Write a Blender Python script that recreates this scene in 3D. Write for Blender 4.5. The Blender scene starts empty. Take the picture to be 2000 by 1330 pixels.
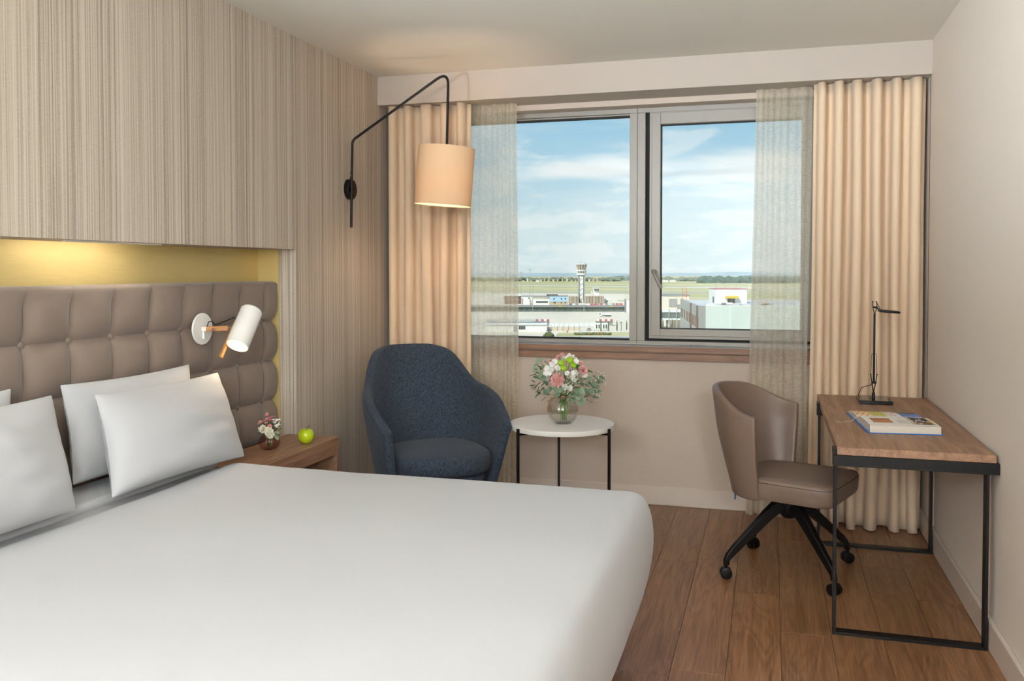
import bpy, bmesh, math, random
from mathutils import Vector, Matrix, noise as mnoise
random.seed(7)
PI = math.pi
scene = bpy.context.scene
COL = scene.collection

# ------------------------------------------------------------------ camera
EYE = 1.42
F_PX, YAW, PITCH, CY = 1722.5, 0.28497, -0.02616, 574.1
cam_d = bpy.data.cameras.new('camera')
cam = bpy.data.objects.new('camera', cam_d); COL.objects.link(cam)
cam.location = (0, 0, EYE)
cam.rotation_euler = (PI / 2 + PITCH, 0, YAW)
cam_d.sensor_width = 36.0
cam_d.lens = F_PX * 36 / 2000
cam_d.shift_y = -(665 - CY) / 2000
cam_d.clip_start = 0.05; cam_d.clip_end = 30000
scene.camera = cam
vs = scene.view_settings
vs.view_transform = 'Standard'; vs.look = 'None'; vs.gamma = 1.0; vs.use_curve_mapping = False
vs.exposure = 0.0

def s2l(c):
    return tuple(((v / 255) / 12.92 if v / 255 <= .04045 else ((v / 255 + .055) / 1.055) ** 2.4) for v in c)

# ------------------------------------------------------------------ node helper
class NT:
    def __init__(s, tree): s.t = tree; s.n = tree.nodes; s.l = tree.links
    def add(s, typ, ins=None, **kw):
        n = s.n.new(typ)
        for k, v in kw.items(): setattr(n, k, v)
        for k, v in (ins or {}).items():
            sock = n.inputs[k]
            if isinstance(v, bpy.types.NodeSocket): s.l.new(v, sock)
            else:
                if sock.type == 'RGBA' and len(v) == 3: v = (*v, 1)
                sock.default_value = v
        return n
    def math(s, op, a, b=0.0, clamp=False):
        n = s.add('ShaderNodeMath', {0: a, 1: b}, operation=op); n.use_clamp = clamp; return n.outputs[0]
    def mix(s, fac, a, b, blend='MIX'):
        n = s.n.new('ShaderNodeMix'); n.data_type = 'RGBA'; n.blend_type = blend
        for i, v in ((0, fac), (6, a), (7, b)):
            if isinstance(v, bpy.types.NodeSocket): s.l.new(v, n.inputs[i])
            else: n.inputs[i].default_value = (*v, 1) if (i and len(v) == 3) else v
        return n.outputs[2]
    def ramp(s, fac, stops):
        n = s.add('ShaderNodeValToRGB', {0: fac}); e = n.color_ramp.elements
        while len(e) > 1: e.remove(e[-1])
        e[0].position = stops[0][0]; e[0].color = (*stops[0][1], 1)
        for p, c in stops[1:]:
            k = e.new(p); k.color = (*c, 1)
        return n.outputs[0]
    def noise(s, vec, scale, detail=3, rough=.5, dist=0):
        n = s.add('ShaderNodeTexNoise', {'Vector': vec, 'Scale': scale, 'Detail': detail, 'Roughness': rough, 'Distortion': dist}); return n.outputs[0]
    def mapping(s, vec, scale=(1, 1, 1), loc=(0, 0, 0), rot=(0, 0, 0)):
        return s.add('ShaderNodeMapping', {'Vector': vec, 'Location': loc, 'Rotation': rot, 'Scale': scale}).outputs[0]

# ------------------------------------------------------------------ world: summer sky, blue above, pale and cloudy towards the horizon
world = bpy.data.worlds.new('sky'); scene.world = world; world.use_nodes = True
w = NT(world.node_tree); w.n.clear()
dirv = w.add('ShaderNodeTexCoord').outputs['Generated']
sep = w.add('ShaderNodeSeparateXYZ', {0: dirv}); zz = sep.outputs[2]
sky = w.ramp(w.math('MAXIMUM', zz, 0), [(0, s2l((206, 226, 232))), (.05, s2l((200, 224, 233))), (.11, s2l((178, 213, 231))), (.17, s2l((152, 199, 226))), (.45, s2l((105, 160, 212))), (1, s2l((80, 135, 200)))])
def blob(cx, cz, sx, sz, p):
    v = w.mapping(dirv, (1 / sx, 1 / sx, 1 / sz), (-cx / sx, -0.96 / sx, -cz / sz))
    v = w.add('ShaderNodeVectorMath', {0: v, 1: w.add('ShaderNodeVectorMath', {0: w.add('ShaderNodeTexNoise', {'Vector': w.mapping(dirv, (9, 9, 40)), 'Scale': 1.0, 'Detail': 5.0}).outputs[1], 1: (.5, .5, .5)}, operation='SUBTRACT').outputs[0]}, operation='ADD')
    ln = w.add('ShaderNodeVectorMath', {0: v.outputs[0]}, operation='LENGTH').outputs['Value']
    return w.add('ShaderNodeMapRange', {0: ln, 1: 1.0, 2: p, 3: 0.0, 4: 1.0}, interpolation_type='SMOOTHSTEP').outputs[0]
streak = w.noise(w.mapping(dirv, (3.2, 3.2, 26), (1.3, .4, .2)), 1.0, 7, .56, .4)
puff = w.noise(w.mapping(dirv, (11, 11, 38), (.7, 2.1, 0)), 1.0, 8, .58, .2)
low = w.add('ShaderNodeMapRange', {0: zz, 1: .20, 2: .06, 3: 0.0, 4: .16}, interpolation_type='SMOOTHSTEP').outputs[0]
c1 = w.add('ShaderNodeMapRange', {0: w.math('ADD', streak, low), 1: .50, 2: .78}, interpolation_type='SMOOTHSTEP').outputs[0]
c2 = w.add('ShaderNodeMapRange', {0: w.math('ADD', puff, w.math('MULTIPLY', low, .6)), 1: .56, 2: .70}, interpolation_type='SMOOTHSTEP').outputs[0]
b1 = blob(-.185, .115, .13, .018, .25)
b2 = blob(-.02, .112, .14, .028, .3)
col = w.mix(w.math('MULTIPLY', c1, .5), sky, s2l((228, 236, 236)))
col = w.mix(w.math('MULTIPLY', c2, .42), col, s2l((243, 246, 244)))
col = w.mix(w.math('MULTIPLY', w.math('MAXIMUM', b1, b2), .8), col, s2l((250, 250, 248)))
below = w.add('ShaderNodeMapRange', {0: zz, 1: -.02, 2: 0.0}).outputs[0]
col = w.mix(below, s2l((150, 155, 140)), col)
bg = w.add('ShaderNodeBackground', {0: col, 1: 1.08})
w.l.new(bg.outputs[0], w.add('ShaderNodeOutputWorld').inputs[0])

# ------------------------------------------------------------------ sun and the unseen lights behind the camera
def light(name, typ, loc, energy, color, rot=(0, 0, 0), **kw):
    d = bpy.data.lights.new(name, typ); d.energy = energy; d.color = color
    for k, v in kw.items(): setattr(d, k, v)
    o = bpy.data.objects.new(name, d); COL.objects.link(o); o.location = loc; o.rotation_euler = rot; return o
def aim(o, target):
    o.rotation_euler = (Vector(target) - o.location).to_track_quat('-Z', 'Y').to_euler(); return o
aim(light('sun', 'SUN', (0, -50, 80), 4.4, (1, .96, .88), angle=.01), (18, 0, 30))
WARM = (1.0, .86, .72)
# unseen behind the camera: a key lamp, plus fills added to brighten the room
COOL = (.78, .90, 1.0)
aim(light('key_lamp_light', 'AREA', (-1.70, -1.5, 2.2), 36, COOL, shape='DISK', size=.32), (.6, 3.6, 1.25))
aim(light('corner_fill_light', 'AREA', (.63, -1.6, 2.0), 46, COOL, shape='DISK', size=.30), (-2.3, 4.4, 1.15))  # second key, added to brighten the left wall
aim(light('ceiling_bounce_light', 'SPOT', (-1.60, -.7, 1.15), 870, COOL, spot_size=math.radians(66), spot_blend=.7, shadow_soft_size=.10), (-.75, 1.6, 2.63))  # added spot, bounced off the ceiling as soft fill
aim(light('wall_bounce_fill', 'AREA', (-1.2, -.6, 1.9), 50, COOL, shape='DISK', size=.5), (-1.2, -1.9, 2.35))  # added fill, thrown back into the room by the back wall
aim(light('wall_bounce_fill', 'AREA', (.2, -.6, 1.9), 200, COOL, shape='DISK', size=.5), (.2, -1.9, 2.2))  # stronger added fill off the back wall, right side

def cam_ray(x, y):
    dx, dy = (x - 1000) / F_PX, -(y - CY) / F_PX
    r = Vector((math.cos(YAW), math.sin(YAW), 0)); f = Vector((-math.sin(YAW), math.cos(YAW), 0)); u = Vector((0, 0, 1))
    return r * dx + (u * math.cos(PITCH) - f * math.sin(PITCH)) * dy + f * math.cos(PITCH) + u * math.sin(PITCH)
def at(x, y, axis, val):
    """the 3-D point that lies on plane axis=val along a measured line of sight"""
    d = cam_ray(x, y); o = Vector((0, 0, EYE)); return o + d * ((val - o[axis]) / d[axis])

# ------------------------------------------------------------------ materials
def mat(name, col, rough=.5, metal=0.0, var=None, bump=None, spec=.5, sheen=0.0, coat=0.0, rand=0.0, emit=None):
    """var=(scale3, amount[, detail]) tone variation; bump=(scale3, strength[, distance])"""
    m = bpy.data.materials.new(name); m.use_nodes = True
    t = NT(m.node_tree); b = t.n['Principled BSDF']
    c = s2l(col)
    b.inputs['Roughness'].default_value = rough; b.inputs['Metallic'].default_value = metal
    b.inputs['Specular IOR Level'].default_value = spec
    b.inputs['Sheen Weight'].default_value = sheen; b.inputs['Coat Weight'].default_value = coat
    oc = t.add('ShaderNodeTexCoord').outputs['Object']
    cs = None
    if var:
        n = t.noise(t.mapping(oc, var[0]), 1.0, var[2] if len(var) > 2 else 4, .6)
        a = var[1]
        cs = t.ramp(n, [(.3, tuple(v * (1 - a) for v in c)), (.7, tuple(min(1, v * (1 + a)) for v in c))])
    if rand:
        r = t.add('ShaderNodeObjectInfo').outputs['Random']
        k = t.math('ADD', t.math('MULTIPLY', r, 2 * rand), 1 - rand)
        kk = t.add('ShaderNodeCombineXYZ', {0: k, 1: k, 2: k}).outputs[0]
        cs = t.mix(1.0, cs if cs else c, kk, 'MULTIPLY')
    if cs: t.l.new(cs, b.inputs['Base Color'])
    else: b.inputs['Base Color'].default_value = (*c, 1)
    if bump:
        n = t.noise(t.mapping(oc, bump[0]), 1.0, 3, .6)
        bp = t.add('ShaderNodeBump', {'Height': n, 'Strength': bump[1], 'Distance': bump[2] if len(bump) > 2 else .002})
        t.l.new(bp.outputs[0], b.inputs['Normal'])
    if emit:
        b.inputs['Emission Color'].default_value = (*s2l(emit[0]), 1); b.inputs['Emission Strength'].default_value = emit[1]
    return m

def wood(name, dark, mid, light_, axis, rough=.42, scale=1.0, rand=.16, ring=3.0, coat=0.0):
    m = bpy.data.materials.new(name); m.use_nodes = True
    t = NT(m.node_tree); b = t.n['Principled BSDF']
    oc = t.add('ShaderNodeTexCoord').outputs['Object']
    rnd = t.add('ShaderNodeObjectInfo').outputs['Random']
    off = t.add('ShaderNodeCombineXYZ', {0: t.math('MULTIPLY', rnd, 37.0), 1: t.math('MULTIPLY', rnd, 91.0), 2: t.math('MULTIPLY', rnd, 13.0)}).outputs[0]
    v = t.add('ShaderNodeVectorMath', {0: oc, 1: off}, operation='ADD').outputs[0]
    def st(a, l): s_ = [a * scale] * 3; s_[axis] = l * scale; return tuple(s_)
    big = t.noise(t.mapping(v, st(7, .9)), 1.0, 3, .5, .6)
    rings = t.math('FRACT', t.math('MULTIPLY', big, ring * 4))
    rings = t.math('ABSOLUTE', t.math('SUBTRACT', rings, .5))
    fine = t.noise(t.mapping(v, st(160, 5)), 1.0, 4, .65)
    mid_n = t.noise(t.mapping(v, st(38, 1.6)), 1.0, 4, .6)
    k = t.math('ADD', t.math('ADD', t.math('MULTIPLY', rings, .24), t.math('MULTIPLY', fine, .48)), t.math('MULTIPLY', mid_n, .42))
    c = t.ramp(k, [(.30, s2l(dark)), (.50, s2l(mid)), (.72, s2l(light_))])
    tone = t.math('ADD', t.math('MULTIPLY', rnd, 2 * rand), 1 - rand)
    tv = t.add('ShaderNodeCombineXYZ', {0: tone, 1: tone, 2: tone}).outputs[0]
    t.l.new(t.mix(1.0, c, tv, 'MULTIPLY'), b.inputs['Base Color'])
    b.inputs['Roughness'].default_value = rough; b.inputs['Coat Weight'].default_value = coat
    bp = t.add('ShaderNodeBump', {'Height': fine, 'Strength': .12, 'Distance': .0015}); t.l.new(bp.outputs[0], b.inputs['Normal'])
    return m

def wallpaper(name):
    m = bpy.data.materials.new(name); m.use_nodes = True
    t = NT(m.node_tree); b = t.n['Principled BSDF']
    oc = t.add('ShaderNodeTexCoord').outputs['Object']
    a = t.noise(t.mapping(oc, (90, 150, .25)), 1.0, 2, .5)
    c = t.noise(t.mapping(oc, (240, 460, 2)), 1.0, 2, .6)
    th = t.noise(t.mapping(oc, (40, 40, 420)), 1.0, 2, .6)
    big = t.noise(t.mapping(oc, (9, 13, .2)), 1.0, 1, .5)
    k = t.math('ADD', t.math('ADD', t.math('MULTIPLY', a, .85), t.math('MULTIPLY', c, .5)), t.math('ADD', t.math('MULTIPLY', th, .22), t.math('MULTIPLY', big, .2)))
    cr = t.ramp(t.math('MULTIPLY', k, .5), [(.29, s2l((128, 114, 100))), (.39, s2l((172, 158, 142))), (.46, s2l((196, 182, 166))), (.58, s2l((214, 202, 187)))])
    t.l.new(cr, b.inputs['Base Color']); b.inputs['Roughness'].default_value = .75; b.inputs['Specular IOR Level'].default_value = .25
    bp = t.add('ShaderNodeBump', {'Height': k, 'Strength': .18, 'Distance': .0015}); t.l.new(bp.outputs[0], b.inputs['Normal'])
    return m

def thin_glass(name, tint=(1, 1, 1), refl=1.0):
    m = bpy.data.materials.new(name); m.use_nodes = True
    t = NT(m.node_tree); t.n.clear()
    bf = t.add('ShaderNodeNewGeometry').outputs['Backfacing']
    fr = t.add('ShaderNodeFresnel', {'IOR': t.math('ADD', 1.45, t.math('MULTIPLY', bf, 1 / 1.45 - 1.45))}).outputs[0]
    mx = t.add('ShaderNodeMixShader', {0: t.math('MULTIPLY', fr, refl), 1: t.add('ShaderNodeBsdfTransparent', {0: tint}).outputs[0], 2: t.add('ShaderNodeBsdfGlossy', {'Roughness': .0}).outputs[0]})
    t.l.new(mx.outputs[0], t.add('ShaderNodeOutputMaterial').inputs[0]); return m

def real_glass(name, col, rough=0.0, ior=1.45):
    m = bpy.data.materials.new(name); m.use_nodes = True
    b = m.node_tree.nodes['Principled BSDF']
    b.inputs['Base Color'].default_value = (*s2l(col), 1); b.inputs['Transmission Weight'].default_value = 1.0
    b.inputs['Roughness'].default_value = rough; b.inputs['IOR'].default_value = ior; return m

def sheer_mat(name, col):
    m = bpy.data.materials.new(name); m.use_nodes = True
    t = NT(m.node_tree); t.n.clear()
    oc = t.add('ShaderNodeTexCoord').outputs['Object']
    h = t.noise(t.mapping(oc, (30, 30, 520)), 1.0, 2, .6); v = t.noise(t.mapping(oc, (520, 520, 24)), 1.0, 2, .6)
    k = t.math('ADD', t.math('MULTIPLY', h, .5), t.math('MULTIPLY', v, .5))
    fac = t.add('ShaderNodeMapRange', {0: k, 1: .32, 2: .68, 3: .36, 4: .72}).outputs[0]
    c = (*s2l(col), 1)
    body = t.add('ShaderNodeMixShader', {0: .45, 1: t.add('ShaderNodeBsdfDiffuse', {0: c}).outputs[0], 2: t.add('ShaderNodeBsdfTranslucent', {0: c}).outputs[0]}).outputs[0]
    mx = t.add('ShaderNodeMixShader', {0: fac, 1: t.add('ShaderNodeBsdfTransparent', {0: (1, 1, 1, 1)}).outputs[0], 2: body})
    t.l.new(mx.outputs[0], t.add('ShaderNodeOutputMaterial').inputs[0]); return m

def shade_mat(name, col, trans=.35):
    m = bpy.data.materials.new(name); m.use_nodes = True
    t = NT(m.node_tree); t.n.clear(); c = (*s2l(col), 1)
    mx = t.add('ShaderNodeMixShader', {0: trans, 1: t.add('ShaderNodeBsdfDiffuse', {0: c}).outputs[0], 2: t.add('ShaderNodeBsdfTranslucent', {0: c}).outputs[0]})
    t.l.new(mx.outputs[0], t.add('ShaderNodeOutputMaterial').inputs[0]); return m

M = {}
M['wallpaper'] = wallpaper('striped_wallpaper')
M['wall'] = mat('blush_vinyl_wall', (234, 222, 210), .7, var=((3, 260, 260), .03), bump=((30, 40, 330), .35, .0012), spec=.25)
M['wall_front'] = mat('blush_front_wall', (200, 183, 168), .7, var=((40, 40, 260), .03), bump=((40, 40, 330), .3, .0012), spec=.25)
M['ceiling'] = mat('ceiling_paint', (226, 220, 208), .9, spec=.1, bump=((60, 60, 60), .05))
M['plaster'] = mat('white_back_wall_paint', (236, 230, 222), .9, spec=.1)
M['pelmet'] = mat('pelmet_paint', (184, 171, 158), .6, spec=.3)
M['base'] = mat('baseboard_paint', (210, 194, 180), .5, spec=.35)
M['gold'] = mat('brushed_gold_panel', (214, 190, 128), .5, .35, var=((220, 8, 220), .05), bump=((200, 12, 200), .08))
M['floor'] = wood('oak_plank', (88, 57, 34), (136, 94, 62), (166, 122, 84), 1, .34, 1.0, .11)
M['slab'] = mat('floor_joint_slab', (74, 49, 32), .9)
M['walnut_y'] = wood('walnut_lengthwise', (104, 74, 55), (146, 108, 82), (176, 137, 108), 1, .42, 1.0, .03, 1.4)
M['walnut_x'] = wood('walnut_crosswise', (110, 78, 58), (138, 101, 77), (160, 122, 95), 0, .45, 1.0, .05, 1.4)
M['black'] = mat('black_metal', (17, 14, 13), .42, .2, spec=.35)
M['blackgloss'] = mat('black_gloss_lacquer', (16, 13, 13), .12, .0, spec=.6)
M['dark'] = mat('dark_void', (14, 12, 12), .8)
M['gasket'] = mat('rubber_gasket', (25, 23, 22), .7)
M['alu'] = mat('taupe_window_frame', (152, 145, 136), .38, .1, spec=.5)
M['alusill'] = mat('grey_laminate_sill_top', (165, 158, 156), .22, .1, spec=.6)
M['drape'] = mat('beige_drape', (226, 198, 167), .85, var=((420, 420, 260), .05), bump=((600, 600, 420), .25, .001), sheen=.25, spec=.15)
M['sheer'] = sheer_mat('sheer_voile', (238, 226, 204))
M['linen'] = mat('white_cotton', (187, 186, 187), .8, bump=((7, 7, 7), .10, .02), sheen=.15, spec=.2)
M['sheet'] = mat('white_sheet', (184, 183, 184), .85, bump=((3, 40, 3), .25, .01), spec=.2)
M['headboard'] = mat('taupe_upholstery', (128, 111, 99), .62, var=((300, 300, 300), .05), bump=((700, 700, 700), .12, .0006), sheen=.2, spec=.3)
M['blue'] = mat('navy_chenille', (60, 68, 80), .9, var=((210, 210, 48), .55, 3), bump=((400, 400, 90), .5, .0018), sheen=.08, spec=.15)
M['leather'] = mat('taupe_leather', (123, 102, 88), .42, var=((14, 14, 14), .04), bump=((420, 420, 420), .10, .0006), spec=.45)
M['stitch'] = mat('dark_stitch', (45, 37, 32), .8)
M['white'] = mat('white_lacquer', (236, 232, 226), .35, spec=.4)
M['tabletop'] = mat('white_tabletop', (246, 242, 235), .42, var=((5, 5, 5), .02))
M['oak'] = mat('lamp_oak', (176, 118, 66), .45, var=((60, 60, 60), .10))
M['shade'] = shade_mat('cream_lampshade', (246, 211, 170), .11)
M['lampin'] = mat('lamp_interior', (250, 240, 225), .5)
M['bulb'] = mat('warm_bulb', (255, 240, 215), .5, emit=((255, 222, 170), 9.0))
M['chrome'] = mat('brushed_steel', (170, 168, 165), .3, .9)
M['glass'] = thin_glass('window_glass', (.955, .975, .97), .9)
M['vaseglass'] = thin_glass('clear_ribbed_glass', (.985, .99, .985), 1.9)
M['pinkglass'] = thin_glass('rose_ribbed_glass', (.92, .79, .77), 1.5)
M['water'] = thin_glass('vase_water', (.985, .985, .94), .5)
M['apple'] = mat('green_apple_skin', (172, 190, 24), .28, var=((22, 22, 9), .16), spec=.5)
M['stalk'] = mat('brown_stalk', (78, 55, 35), .8)
M['twine'] = mat('natural_twine', (160, 118, 80), .9, bump=((300, 300, 300), .4))
M['euca'] = mat('eucalyptus_leaf', (126, 146, 118), .55, var=((40, 40, 40), .14), rand=.2)
M['leaf'] = mat('green_leaf', (62, 92, 40), .5, var=((40, 40, 40), .15), rand=.2)
M['stem'] = mat('flower_stem', (96, 132, 48), .5, var=((60, 60, 12), .15))
M['pink'] = mat('pink_petal', (248, 188, 182), .6, var=((90, 90, 90), .12), rand=.1)
M['magenta'] = mat('deep_pink_petal', (214, 122, 142), .6, var=((90, 90, 90), .12))
M['cream'] = mat('cream_petal', (244, 236, 214), .6, var=((60, 60, 60), .05))
M['whitep'] = mat('white_petal', (246, 244, 236), .6)
M['lime'] = mat('lime_chrysanthemum', (160, 200, 20), .6, var=((180, 180, 180), .18))
M['yellow'] = mat('yellow_stamen', (226, 190, 60), .6)
M['bluecover'] = mat('blue_book_cover', (24, 108, 190), .4)
M['paper'] = mat('book_paper', (238, 232, 224), .6)
M['pageedge'] = mat('page_edge', (205, 193, 178), .8, var=((3, 3, 900), .16))
M['ribbon'] = mat('white_ribbon', (232, 228, 228), .5)
M['tag'] = mat('blue_tag', (30, 84, 140), .6)

# ------------------------------------------------------------------ mesh builder
class MB:
    def __init__(s): s.v = []; s.f = []; s.flat = set()
    def add(s, vs_, fs_):
        o = len(s.v); s.v += [tuple(p) for p in vs_]; s.f += [tuple(o + i for i in f) for f in fs_]; return s
    def bm(s, b):
        b.verts.index_update(); s.add([v.co[:] for v in b.verts], [[v.index for v in f.verts] for f in b.faces]); b.free(); return s
    def box(s, c, d, bevel=0.0, rot=None, seg=1):
        b = bmesh.new(); bmesh.ops.create_cube(b, size=1)
        for v in b.verts: v.co = Vector((v.co.x * d[0], v.co.y * d[1], v.co.z * d[2]))
        if bevel: bmesh.ops.bevel(b, geom=b.edges[:], offset=bevel, segments=seg, affect='EDGES', profile=.5)
        mt = (rot.to_4x4() if rot else Matrix.Identity(4)); mt = Matrix.Translation(c) @ mt
        bmesh.ops.transform(b, matrix=mt, verts=b.verts); return s.bm(b)
    def span(s, a, c, bevel=0.0, seg=1):
        return s.box([(a[i] + c[i]) / 2 for i in range(3)], [abs(c[i] - a[i]) for i in range(3)], bevel, None, seg)
    def beam(s, p, q, wd, ht, bevel=0.0, up=(0, 0, 1)):
        p, q = Vector(p), Vector(q); d = (q - p); L = d.length; d.normalize(); u = Vector(up)
        x = u.cross(d) if abs(d.dot(u)) < .999 else Vector((1, 0, 0)); x.normalize(); u2 = d.cross(x)
        return s.box((p + q) / 2, (wd, L, ht), bevel, Matrix((x, d, u2)).transposed())
    def grid(s, fn, nu, nv, cu=False, cv=False, flip=False):
        P = [fn(i / (nu if cu else nu - 1), j / (nv if cv else nv - 1)) for j in range(nv) for i in range(nu)]
        F = []
        for j in range(nv if cv else nv - 1):
            for i in range(nu if cu else nu - 1):
                a, b_, c, d = j * nu + i, j * nu + (i + 1) % nu, ((j + 1) % nv) * nu + (i + 1) % nu, ((j + 1) % nv) * nu + i
                F.append((d, c, b_, a) if flip else (a, b_, c, d))
        return s.add(P, F)
    def lathe(s, prof, seg=24, c=(0, 0, 0), rip=None, mtx=None, caps=True):
        n = len(prof)
        P = []
        for r, z in prof:
            for k in range(seg):
                a = 2 * PI * k / seg; rr = r * (1 + (rip(a, z) if rip else 0))
                p = Vector((rr * math.cos(a), rr * math.sin(a), z))
                if mtx: p = mtx @ p
                P.append((p.x + c[0], p.y + c[1], p.z + c[2]))
        F = []
        for j in range(n - 1):
            for k in range(seg):
                F.append((j * seg + k, j * seg + (k + 1) % seg, (j + 1) * seg + (k + 1) % seg, (j + 1) * seg + k))
        if caps and prof[0][0] > 1e-6 and prof[0] != prof[-1]: F.append(tuple(range(seg - 1, -1, -1)))
        if caps and prof[-1][0] > 1e-6 and prof[0] != prof[-1]: F.append(tuple((n - 1) * seg + k for k in range(seg)))
        return s.add(P, F)
    def tube(s, pts, r, seg=8, caps=True, r1=None):
        pts = [Vector(p) for p in pts]; n = len(pts); P = []
        t0 = (pts[1] - pts[0]).normalized(); ref = Vector((0, 0, 1)) if abs(t0.z) < .9 else Vector((1, 0, 0))
        x = t0.cross(ref).normalized()
        for i, p in enumerate(pts):
            t = (pts[min(i + 1, n - 1)] - pts[max(i - 1, 0)]).normalized()
            x = (x - t * x.dot(t)).normalized(); y = t.cross(x)
            rr = r if r1 is None else r + (r1 - r) * i / (n - 1)
            for k in range(seg):
                a = 2 * PI * k / seg; P.append(p + x * (rr * math.cos(a)) + y * (rr * math.sin(a)))
        F = [(i * seg + k, i * seg + (k + 1) % seg, (i + 1) * seg + (k + 1) % seg, (i + 1) * seg + k) for i in range(n - 1) for k in range(seg)]
        if caps: F += [tuple(range(seg - 1, -1, -1)), tuple((n - 1) * seg + k for k in range(seg))]
        return s.add(P, F)
    def ball(s, c, r, sub=2, scale=(1, 1, 1), fn=None):
        b = bmesh.new(); bmesh.ops.create_icosphere(b, subdivisions=sub, radius=1)
        for v in b.verts:
            k = fn(v.co) if fn else 1
            v.co = Vector((c[0] + v.co.x * r * scale[0] * k, c[1] + v.co.y * r * scale[1] * k, c[2] + v.co.z * r * scale[2] * k))
        return s.bm(b)
    def prism(s, poly, z0, z1):
        n = len(poly)
        return s.add([(x, y, z0) for x, y in poly] + [(x, y, z1) for x, y in poly],
                     [tuple(range(n - 1, -1, -1)), tuple(range(n, 2 * n))] + [(i, (i + 1) % n, n + (i + 1) % n, n + i) for i in range(n)])
    def mesh(s, name, smooth=True, angle=35):
        me = bpy.data.meshes.new(name); me.from_pydata(s.v, [], s.f); me.update()
        if smooth:
            me.polygons.foreach_set('use_smooth', [True] * len(me.polygons)); me.set_sharp_from_angle(angle=math.radians(angle))
        return me

def obj(name, mb, m, parent=None, smooth=True, angle=35, kind=None, label=None, loc=None, mods=()):
    me = mb if isinstance(mb, bpy.types.Mesh) else mb.mesh(name, smooth, angle)
    if not me.materials: me.materials.append(m)
    o = bpy.data.objects.new(name, me); COL.objects.link(o)
    if parent: o.parent = parent
    if kind: o['kind'] = kind
    if label: o['label'] = label
    if loc is not None: o.location = loc
    for typ, kw in mods:
        md = o.modifiers.new(typ.lower(), typ)
        for k, v in kw.items(): setattr(md, k, v)
    return o
def thing(name, label, cat, loc=(0, 0, 0), rz=0, group=None):
    o = bpy.data.objects.new(name, None); COL.objects.link(o); o.location = loc; o.rotation_euler = (0, 0, rz)
    o.empty_display_size = .05
    return tag(o, label, cat, group)
def tag(o, label, cat, group=None):
    o['label'] = label; o['category'] = cat
    if group: o['group'] = group
    return o
def struct(name, mb, m, label=None, parent=None, **kw):
    o = obj(name, mb, m, parent, kw.pop('smooth', False), **kw)
    if not parent: o['kind'] = 'structure'
    if label: o['label'] = label
    return o
def dup(o, parent=None, loc=None, rot=None, scale=None):
    c = o.copy(); COL.objects.link(c)
    if parent: c.parent = parent
    if loc is not None: c.location = loc
    if rot is not None: c.rotation_euler = rot
    if scale is not None: c.scale = scale if hasattr(scale, '__len__') else (scale,) * 3
    for ch in list(o.children): dup(ch, c)
    return c
SUB1 = (('SUBSURF', dict(levels=1, render_levels=1)),)
SUB2 = (('SUBSURF', dict(levels=2, render_levels=2)),)

# ================================================================== THE ROOM
XL, XR, YW, ZC = -2.377, .812, 5.36, 2.637
YB = -1.9                      # wall behind the camera
# floor slab and its planks
fl = struct('floor', MB().span((XL - .3, YB - .2, -.12), (XR + .2, YW + .27, -.012)), M['slab'], 'brown oak plank floor')
PW, PL = .19, 1.25
pl_mesh = MB().box((0, 0, -.006), (PW - .0012, PL - .0012, .012), .0008).mesh('plank', False)
shorts = {}
ix = 0; x = XR - PW / 2 - .004
while x > XL - .05:
    y0 = YW - ((ix * .47 + .21 * (ix % 3)) % 1.0) * PL
    ys = y0 - PL * 0
    edges = [YW]; yy = y0
    while yy > .4:
        if YW - yy > .02: edges.append(yy)
        yy -= PL
    for a, b in zip(edges[1:], edges[:-1]):
        L = b - a
        if abs(L - PL) < 1e-3: me = pl_mesh
        else: me = MB().box((0, 0, -.006), (PW - .0012, L - .0012, .012), .0008).mesh('plank', False)
        o = obj('plank', me, M['floor'], fl, loc=(x, (a + b) / 2, 0))
    ix += 1; x -= PW
struct('ceiling', MB().span((XL - .3, YB - .2, ZC), (XR + .2, YW + .27, ZC + .15)), M['ceiling'], 'plain cream ceiling')
RY, RZ, RX = 4.1, 1.532, -2.60   # recess for the headboard
RY0 = .45
wl = MB()
wl.span((XL - .33, RY, -.012), (XL, YW + .27, ZC)); wl.span((XL - .33, RY0, RZ), (XL, RY, ZC)); wl.span((XL - .33, YB - .2, -.012), (XL, RY0, ZC))
wl.span((XL - .33, RY0, -.012), (RX - .01, RY, RZ))
wlo = struct('wall_left', wl, M['wallpaper'], 'wall with vertically streaked grey beige wallpaper and a recess above the bed')
struct('gold_panel', MB().span((RX - .01, 2.27, .0), (RX, RY - .006, RZ)), M['gold'], 'gold back panel of the recess', wlo)
struct('gold_panel', MB().span((RX - .01, RY0, .0), (RX, 2.267, RZ)), M['gold'], None, wlo)
struct('gold_panel', MB().span((RX + .001, RY - .006, .0), (-2.475, RY, RZ)), M['gold'], 'narrow gold side panel of the recess', wlo)
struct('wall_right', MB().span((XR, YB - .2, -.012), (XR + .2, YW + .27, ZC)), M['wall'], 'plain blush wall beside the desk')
struct('wall_back', MB().span((XL, YB - .2, -.012), (XR, YB, ZC)), M['plaster'], 'white wall behind the camera')
OX0, OX1, OZ0, OZ1 = -2.02, .36, .935, 2.424
wf = MB()
wf.span((XL, YW, -.012), (OX0, YW + .27, ZC)); wf.span((OX1, YW, -.012), (XR, YW + .27, ZC))
wf.span((OX0, YW, -.012), (OX1, YW + .27, OZ0)); wf.span((OX0, YW, OZ1), (OX1, YW + .27, ZC))
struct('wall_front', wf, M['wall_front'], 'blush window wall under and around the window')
bb = MB(); bb.span((XR - .018, YB, 0), (XR, YW, .112), .004)
struct('baseboard_right', bb, M['base'], 'cream baseboard along the desk wall')
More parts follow.
